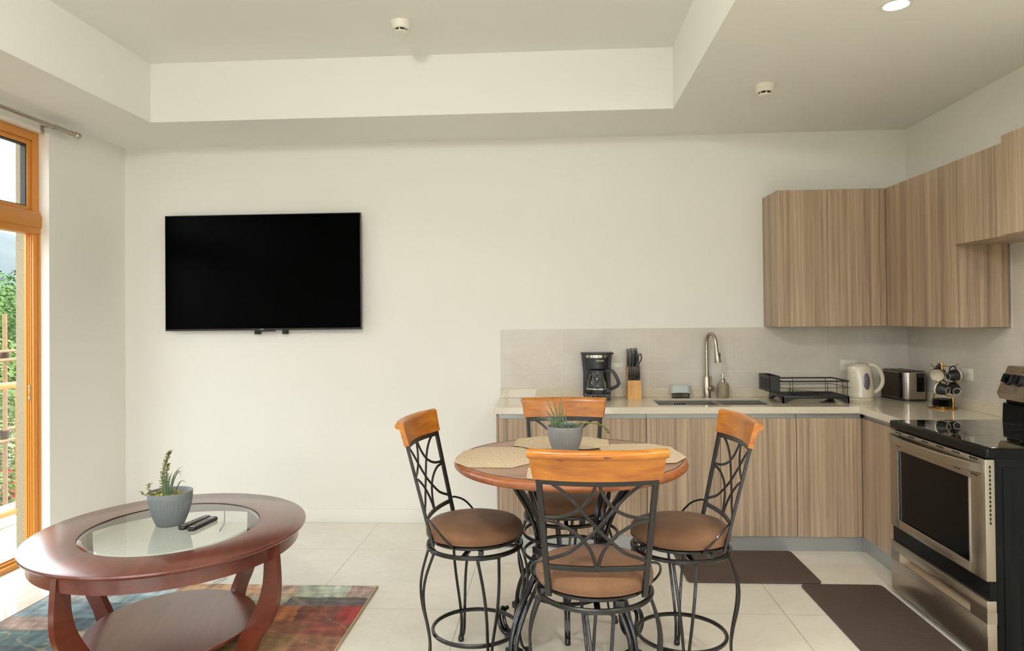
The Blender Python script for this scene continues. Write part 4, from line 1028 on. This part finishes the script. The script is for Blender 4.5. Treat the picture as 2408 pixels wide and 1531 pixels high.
# ------------------------------------------------------------------ coffee table
CA = radians(-74)
ctb = thing('coffee_table', 'dark red wooden coffee table with an oval glass centre', 'coffee table', (-1.7725, 3.151, 0), CA)
A, B = .632, .593; GA, GB = .418, .380
def ering(f, z, a, b, n=128): return [((a+f)*cos(2*pi*k/n), (b+f)*sin(2*pi*k/n), z) for k in range(n)]
def eloft(rows, n=128):
    m = MB(); vs = [p for r in rows for p in r]; k_ = len(rows)
    return m.add(vs, [(i*n+k, i*n+(k+1) % n, ((i+1) % k_)*n+(k+1) % n, ((i+1) % k_)*n+k) for i in range(k_) for k in range(n)])
eloft([ering(0, CZ, GA, GB), ering(-.008, CZ, A, B), ering(-.002, CZ-.003, A, B), ering(0, CZ-.01, A, B), ering(-.003, CZ-.018, A, B), ering(-.010, CZ-.022, A, B), ering(-.004, CZ-.022, GA, GB), ering(-.004, CZ-.010, GA, GB), ering(0, CZ-.010, GA, GB)]).build('table_top', M['mahogany'], ctb, sharp=30)
gl = eloft([ering(-.001, CZ-.009, GA, GB), ering(-.001, CZ-.003, GA, GB), ering(-.022, CZ, GA, GB), ering(-.4*0-.30, CZ, GA, GB)])
g2 = MB(); n = 128
rows = [ering(-.001, CZ-.004, GA, GB), ering(-.022, CZ, GA, GB)]
g2.add(rows[0]+rows[1], [(k, (k+1) % n, n+(k+1) % n, n+k) for k in range(n)]+[[n+k for k in range(n)]])
g2.build('glass_insert', M['table_glass'], ctb, sharp=3)
MB().tube(ering(-.001, CZ-.001, GA, GB), .0011, 6, True).build('glass_edge', M['gasket'], ctb)
eloft([ering(-.035, CZ-.022, A, B), ering(-.035, CZ-.085, A, B), ering(-.058, CZ-.085, A, B), ering(-.058, CZ-.022, A, B)]).build('apron', M['mahogany'], ctb, sharp=30)
SZ = .088
m = eloft([ering(0, SZ, .398, .362), ering(.003, SZ-.004, .398, .362), ering(.003, SZ-.014, .398, .362), ering(0, SZ-.018, .398, .362)]); 
m.add(ering(0, SZ, .398, .362), [list(range(128))]); m.add(ering(0, SZ-.018, .398, .362), [list(range(128))]); m.build('lower_shelf', M['mahogany'], ctb, sharp=30)
# legs: broad curved planks leaning in toward the shelf
for ang in (57, 149, 237, 329):
    a = radians(ang)
    lg = MB(); th = .030
    pr = []
    outer = smooth_path([(.590, 0, CZ-.022), (.599, 0, .41), (.602, 0, .32), (.590, 0, .24), (.550, 0, .155), (.495, 0, .08), (.465, 0, .0118)], 5)
    inner = smooth_path([(.530, 0, CZ-.022), (.53, 0, .41), (.522, 0, .33), (.496, 0, .25), (.445, 0, .16), (.392, 0, .08), (.372, 0, .0118)], 5)
    k_ = len(outer); vs = []
    for y_ in (-th/2, th/2):
        vs += [(p.x, y_, p.z) for p in outer]+[(p.x, y_, p.z) for p in inner]
    fs = []
    for base in (0, 2*k_): fs += [(base+i, base+i+1, base+k_+i+1, base+k_+i) for i in range(k_-1)]
    for i in range(k_-1): fs += [(i, i+1, 2*k_+i+1, 2*k_+i), (k_+i, k_+i+1, 3*k_+i+1, 3*k_+i)]
    fs += [(0, k_, 3*k_, 2*k_), (k_-1, 2*k_-1, 4*k_-1, 3*k_-1)]
    lg.add(vs, fs)
    o = lg.build('leg', M['mahogany'], ctb, rz=a, sharp=30)
# remotes
def remote(loc, rz, label):
    t = thing('remote_control', label, 'remote control', loc, rz, 'black remote controls on the coffee table glass')
    MB().prism(rr(.042, .195, .018, 5), 0, .017, r=.005).build('case', M['remote'], t)
    bt = MB(); 
    for r_ in range(9):
        for c_ in range(3): bt.box(-.012+c_*.01, -.007+c_*.01, -.06+r_*.012, -.055+r_*.012, .0165, .0185, .0008, 1)
    bt.build('buttons', M['button'], t)
    b2 = MB(); b2.box(-.013, .013, .052, .075, .0165, .018, .001, 1); b2.box(-.014, .014, -.082, -.07, .0165, .0178, .001, 1); b2.build('key_clusters', M['bluemark'], t)
    return t
r1 = remote((-1.688, 3.190, CZ), radians(-11), 'black remote control nearer the plant pot')
r2 = dup(r1, (-1.640, 3.172, CZ), radians(-7), 'black remote control farther from the plant pot, on the right')

# ------------------------------------------------------------------ rug
RX0, RX1, RYa, RYb = -2.733, -.986, 1.5, 3.822
def make_rug():
    nx, ny = 260, 330
    xs = np.linspace(RX0, RX1, nx); ys = np.linspace(RYa, RYb, ny)
    def patch(x, y):
        S = [
         (3.655, 9, [(-2.45, (206, 158, 138)), (-2.05, (176, 202, 206)), (-1.62, (222, 172, 128)), (-1.42, (196, 160, 144)), (-1.12, (196, 210, 192)), (9, (176, 150, 142))]),
         (3.545, 3.655, [(-2.3, (158, 164, 162)), (-1.75, (140, 168, 172)), (-1.42, (206, 200, 180)), (-1.2, (112, 108, 110)), (9, (92, 84, 88))]),
         (3.36, 3.545, [(-2.45, (120, 142, 148)), (-2.1, (86, 108, 116)), (-1.72, (62, 88, 96)), (-1.30, (186, 104, 54)), (-1.10, (124, 62, 46)), (9, (160, 44, 44))]),
         (3.22, 3.36, [(-2.4, (150, 124, 112)), (-1.95, (58, 76, 82)), (-1.6, (160, 150, 112)), (-1.2, (140, 82, 56)), (9, (128, 58, 46))]),
         (3.06, 3.22, [(-2.3, (70, 96, 96)), (-1.9, (180, 168, 128)), (-1.5, (172, 148, 92)), (-1.2, (150, 112, 70)), (9, (134, 84, 60))]),
         (2.7, 3.06, [(-2.3, (52, 66, 72)), (-1.9, (74, 104, 100)), (-1.5, (150, 116, 80)), (9, (164, 110, 66))]),
         (2.2, 2.7, [(-2.2, (150, 74, 44)), (-1.8, (196, 190, 160)), (-1.3, (88, 60, 52)), (9, (150, 160, 150))]),
         (-9, 2.2, [(-2.2, (92, 112, 116)), (-1.7, (170, 70, 50)), (-1.2, (200, 178, 130)), (9, (70, 78, 84))])]
        for y0, y1, row in S:
            if y0 <= y < y1:
                for xe, c in row:
                    if x < xe: return c
        return (150, 120, 90)
    verts = []; cols = np.zeros((nx*ny, 4), np.float32); cols[:, 3] = 1; i = 0
    for y in ys:
        for x in xs:
            q = noise.noise((x*2.2, y*2.2, 0)); q2 = noise.noise((x*9, y*9, 3)); q3 = noise.noise((x*40, y*40, 7)); q4 = noise.noise((x*7, y*30, 11)); q5 = noise.noise((x*26, y*9+x*8, 5))
            c = np.array(patch(x+.04*q+.014*q2+.008*q3, y+.02*q+.012*q2+.006*q3), float)
            c2 = np.array(patch(x+.11*q2+.05, y+.07*q5), float)
            f = min(1, max(0, (q4+.1)*1.3)); c = c*(1-.45*f)+c2*.45*f
            c = c*(1+.30*q5+.22*q4)
            if abs(noise.noise((x*3.5+4, y*3.5, 2))) < .012: c = c*.6+np.array((210, 180, 130))*.4
            verts.append((x, y, .009+.0008*q3))
            cc = np.clip(c*.84+34, 8, 240)/255.0; cols[i, :3] = ((cc+.055)/1.055)**2.4; i += 1  # palette washed paler here, standing in for sheen on the pile
    faces = [(j*nx+k, j*nx+k+1, (j+1)*nx+k+1, (j+1)*nx+k) for j in range(ny-1) for k in range(nx-1)]
    me = bpy.data.meshes.new('rug'); me.from_pydata(verts, [], faces); me.materials.append(M['rug'])
    at = me.color_attributes.new('Col', 'FLOAT_COLOR', 'POINT'); at.data.foreach_set('color', cols.ravel())
    me.polygons.foreach_set('use_smooth', [True]*len(me.polygons)); me.update()
    o = bpy.data.objects.new('pile', me); COL.objects.link(o); return o
rug = thing('area_rug', 'multicoloured abstract patchwork rug under the coffee table', 'rug', (0, 0, 0))
make_rug().parent = rug
e = MB(); e.box(RX0, RX1, RYa, RYb, .0005, .0078)
e.box(RX1-.003, RX1+.007, RYa, RYb, .0005, .0125, .003); e.box(RX0-.004, RX0+.003, RYa, RYb, .0005, .0115, .003); e.build('binding', M['rug_edge'], rug)
# cords
tag(MB().tube(smooth_path([(-2.415, 5.02, .14), (-2.415, 4.99, .10), (-2.415, 4.99, .05), (-2.41, 4.97, .006), (-2.385, 4.88, .005), (-2.36, 4.80, .005)], 8), .004, 8).build('power_cord', M['blackplastic']), 'thin black cord hanging at the wall, seen through the table glass', 'cord')
tag(MB().tube(smooth_path([(-2.22, 3.86, .006), (-2.10, 3.93, .005), (-2.0, 3.99, .005), (-1.93, 3.98, .005), (-1.90, 3.92, .005), (-1.93, 3.84, .008)], 8), .003, 8).build('cable', M['whiteplastic']), 'thin white cable looping on the floor at the edge of the rug', 'cable')
# kitchen mats
def fmat(x0, x1, y0, y1, label):
    w_, d_ = x1-x0, y1-y0
    o = MB().prism(rr(w_, d_, .03, 6), 0, .012, r=.005).build('kitchen_mat', M['mat'], loc=((x0+x1)/2, (y0+y1)/2, 0.0005)); return tag(o, label, 'floor mat', 'dark brown kitchen floor mats')
fmat(.735, 1.468, 3.945, 4.47, 'dark brown floor mat in front of the sink cabinets')
fmat(1.338, 1.772, 2.45, 3.925, 'ribbed dark brown floor mat in front of the oven')

# ------------------------------------------------------------------ outdoors
tag(MB().box(-4.45, XL-.2, -3.3, 5.25, -.2, -.05).build('balcony_floor', M['balcony'], smooth=False), 'brown tiled balcony floor outside the glass door', 'balcony floor')
tag(MB().box(-4.5, -4.12, -3.3, 5.6, -.05, -.005, .004).build('balcony_kerb', M['kerb']), 'pale stone kerb along the outer edge of the balcony', 'kerb')
tag(MB().box(-3.410, -3.3355, 4.245, 5.25, -.2, 3.4).build('plaster_pillar', M['plaster'], smooth=False), 'rough beige plastered pillar outside the door frame', 'pillar')
rl = thing('balcony_railing', 'orange framed glass railing on the balcony', 'railing', (-4.15, 0, 0))
m = MB(); m.box(-.03, .03, -3.2, 5.22, .985, 1.03, .004); m.build('top_rail', M['frame'], rl)
m = MB(); m.box(-.02, .02, -3.2, 5.22, .02, .06, .004); m.build('bottom_rail', M['frame'], rl)
for y in (5.178, 3.5, 1.9, .3, -1.3, -3.0): MB().box(-.02, .02, y, y+.03, -.004, .985, .003).build('post', M['frame'], rl)
for y0, y1 in ((3.53, 5.178), (1.93, 3.5), (.33, 1.9), (-1.27, .3), (-2.97, -1.3)): MB().add([(0, y0, .06), (0, y1, .06), (0, y1, .985), (0, y0, .985)], [(0, 1, 2, 3)]).build('glass_panel', M['clear_glass'], rl)
sf = thing('bamboo_scaffold', 'weathered bamboo scaffold poles lashed together outside the balcony', 'scaffold', (-4.95, 0, 0))
for y, zt in ((6.02, 1.57), (4.2, 3.6), (2.2, 3.6)): MB().tube([(0, y, -2), (.01, y, 0), (0, y+.01, zt)], .019, 10).build('upright_pole', M['bamboo'], sf)
for x, z, y0, y1 in ((.03, 1.215, -1, 7.5), (-.03, .50, -1, 7.5), (.035, .41, -1, 7.2)): MB().tube([(x, y0, z), (x, y1, z+.02)], .014, 10).build('cross_pole', M['bamboo'], sf)
MB().tube([(.06, 5.0, 1.14), (.05, 6.12, 1.155)], .017, 10).build('cross_pole', M['bamboo'], sf)
for z in (1.19, .48): MB().lathe([(.0, -.035), (.03, -.035), (.036, 0), (.03, .035), (0, .035)], 10, (.005, 6.02, z)).build('lashing', M['tie'], sf)
def foliage(name, loc, rad, label, cat, mat, n=7000, size=.1, trunk=True, flowers=0, group=None, seed=1, ground=-4.0):
    rnd = random.Random(seed); t = thing(name, label, cat, (loc[0], loc[1], ground), 0, group)
    vs = []; fs = []; vf = []; ff = []
    lobes = [(Vector((rnd.uniform(-.6, .6)*rad[0], rnd.uniform(-.6, .6)*rad[1], rnd.uniform(-.55, .6)*rad[2])), rnd.uniform(.35, .6)) for _ in range(16)]+[(Vector((0, 0, 0)), .8)]
    for k in range(n):
        c_, s_ = lobes[k % len(lobes)]
        d = Vector((rnd.gauss(0, 1), rnd.gauss(0, 1), rnd.gauss(0, 1))).normalized()
        p = c_+Vector((d.x*rad[0], d.y*rad[1], d.z*rad[2]))*s_*rnd.uniform(.75, 1.02)
        fl_ = rnd.random() < flowers
        nrm = (d+Vector((rnd.uniform(-.8, .8), rnd.uniform(-.8, .8), rnd.uniform(-.3, 1)))).normalized(); a = nrm.cross(Vector((.2, .5, .9))).normalized(); b_ = nrm.cross(a)
        s = size*rnd.uniform(.6, 1.2); V_, F_ = (vf, ff) if fl_ else (vs, fs); o = len(V_); z = Vector((0, 0, loc[2]-ground))
        for q in (a*s, b_*s*.5+nrm*s*.12, -a*s, -b_*s*.5+nrm*s*.12): V_.append(tuple(p+q+z))
        F_.append((o, o+1, o+2)); F_.append((o, o+2, o+3))
    m = MB(); m.add(vs, fs); m.build('foliage', M[mat], t, smooth=False)
    if vf: m = MB(); m.add(vf, ff); m.build('blossom', M['flower'], t, smooth=False)
    tr = MB(); hgt = loc[2]-ground; tr.tube(smooth_path([(0, 0, 0), (.05, .03, hgt*.5), (-.02, .0, hgt)], 5), .05+.03*rad[2], 10); tr.build('trunk', M['bark'], t)
    return t
foliage('flowering_shrub', (-6.9, 8.45, -.65), (1.5, 1.6, 1.15), 'red-flowering bougainvillea bush just outside the balcony', 'shrub', 'leaf3', 14000, .036, flowers=.16, seed=3)
foliage('shrub', (-8.9, 10.4, .35), (1.9, 2.0, 1.0), 'light green leafy bush behind the red flowers', 'shrub', 'leaf3', 16000, .045, seed=4)
foliage('tree', (-13.5, 16.8, 1.0), (3.2, 3.2, 1.6), 'broad green tree seen through the glass door', 'tree', 'leaf', 34000, .05, seed=5)
foliage('tree', (-20, 24.0, 1.2), (4, 4, 2.4), 'darker green tree at the foot of the hills', 'tree', 'leaf2', 20000, .09, seed=6)
foliage('tree', (-14.5, 8.5, .2), (2.6, 2.6, 2.2), 'green tree beyond the balcony, left of the door view', 'tree', 'leaf', 6000, .12, seed=8)
for k, (x, y, r_, lab) in enumerate(((-9.5, 5.2, 1.9, 'rounded green tree below the balcony, outside the middle of the glass door'), (-10.5, 1.2, 2.2, 'rounded green tree below the balcony, outside the near end of the glass door'), (-22, 8.5, 3.0, 'large green tree standing farther out, behind the bamboo scaffold'), (-8.6, -3.0, 2.0, 'rounded green tree outside the added window behind the camera'))):
    foliage('tree', (x, y, -1.0), (r_, r_, r_*.75), lab, 'tree', 'leaf2' if k % 2 else 'leaf', 7000, .09, seed=20+k)
hm = MB(); nx, ny = 60, 16; vs = []
for j in range(ny):
    for i in range(nx):
        x = -260+j*9; y = -260+i*12; z = -12+(1-j/(ny-1))**.8*(56+14*noise.noise((i*.16, j*.1, 0))+6*noise.noise((i*.5, j*.3, 4))); vs.append((x, y, z))
hm.add(vs, [(j*nx+i, j*nx+i+1, (j+1)*nx+i+1, (j+1)*nx+i) for j in range(ny-1) for i in range(nx-1)])
structure(hm.build('hills', M['hill']))
structure(MB().box(-300, 60, -260, 460, -12.5, -4.0).build('ground', M['ground'], smooth=False)) if False else structure(MB().add([(-150, -260, -4), (60, -260, -4), (60, 460, -4), (-150, 460, -4)], [(0, 1, 2, 3)]).build('ground', M['ground'], smooth=False))

# ------------------------------------------------------------------ light
w = bpy.data.worlds.new('sky'); SC.world = w; w.use_nodes = True; nt = w.node_tree; bg_ = nt.nodes['Background']
tc = nt.nodes.new('ShaderNodeTexCoord'); sx = nt.nodes.new('ShaderNodeSeparateXYZ'); rp = nt.nodes.new('ShaderNodeValToRGB')
nt.links.new(tc.outputs['Generated'], sx.inputs[0]); nt.links.new(sx.outputs[2], rp.inputs[0])
rp.color_ramp.elements[0].color = (.94, .97, 1.0, 1); rp.color_ramp.elements[1].color = (.80, .90, 1.0, 1); rp.color_ramp.elements[1].position = .9
nt.links.new(rp.outputs[0], bg_.inputs[0]); SKY = 4.4; bg_.inputs[1].default_value = SKY
def portal(y0, y1, z0, z1):
    l = bpy.data.lights.new('portal', 'AREA'); l.shape = 'RECTANGLE'; l.size = y1-y0; l.size_y = z1-z0; l.cycles.is_portal = True
    o = bpy.data.objects.new('window_portal', l); COL.objects.link(o); o.location = (XL-.21, (y0+y1)/2, (z0+z1)/2); o.rotation_euler = Matrix(((0, 0, -1), (1, 0, 0), (0, -1, 0))).to_euler()
    return o
portal(DY0, DY1, 0, DZ); portal(WY0, WY1, 0, DZ)
pr_ = portal(RW0, RW1, 0, RWZ); pr_.location = ((RW0+RW1)/2, YB-.15, RWZ/2); pr_.rotation_euler = (pi/2, 0, 0)
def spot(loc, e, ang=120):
    l = bpy.data.lights.new('downlight_and_fill_beam', 'SPOT'); l.energy = e; l.spot_size = radians(ang); l.spot_blend = .8; l.shadow_soft_size = .05; l.color = (1, .95, .86)
    o = bpy.data.objects.new('downlight_and_fill_beam', l); COL.objects.link(o); o.location = loc; return o
spot((1.452, 3.005, ZC-.02), 26)
for y in (1.2, -.6): spot((1.452, y, ZC-.02), 60, 155)  # unseen spots without fittings, added to light the kitchen side
for x, y in ((-1.9, 1.5), (0.0, 1.5), (-1.0, -1.4)): spot((x, y, ZC-.05), 22)  # more unseen fill spots, added without any fitting

# ------------------------------------------------------------------ camera
Fp, CXp, CYp = 1640.0, 1204.0, 733.0
yaw = math.atan(96/1640); pit = 16.5/1640; rol = -.0098
cam = bpy.data.cameras.new('camera'); co = bpy.data.objects.new('camera', cam); COL.objects.link(co); SC.camera = co
R = Matrix.Rotation(yaw, 3, 'Z') @ Matrix.Rotation(pi/2+pit, 3, 'X') @ Matrix.Rotation(rol, 3, 'Z')
co.matrix_world = Matrix.Translation((0, 0, 1.48)) @ R.to_4x4()
cam.sensor_fit = 'HORIZONTAL'; cam.sensor_width = 36; cam.lens = 36*Fp/2408; cam.shift_x = 0; cam.shift_y = -(1531/2-CYp)/2408; cam.clip_start = .05; cam.clip_end = 1000
SC.view_settings.view_transform = 'Standard'; SC.view_settings.look = 'None'; SC.view_settings.gamma = 1; SC.view_settings.use_curve_mapping = False
SC.view_settings.exposure = 0.53
SC.cycles.use_denoising = True; SC.cycles.use_light_tree = False; SC.cycles.max_bounces = 8; SC.cycles.diffuse_bounces = 6; SC.cycles.glossy_bounces = 4; SC.cycles.use_adaptive_sampling = True; SC.cycles.adaptive_threshold = .03; SC.cycles.transparent_max_bounces = 16
SC.cycles.caustics_reflective = False; SC.cycles.caustics_refractive = False; SC.cycles.sample_clamp_indirect = 6
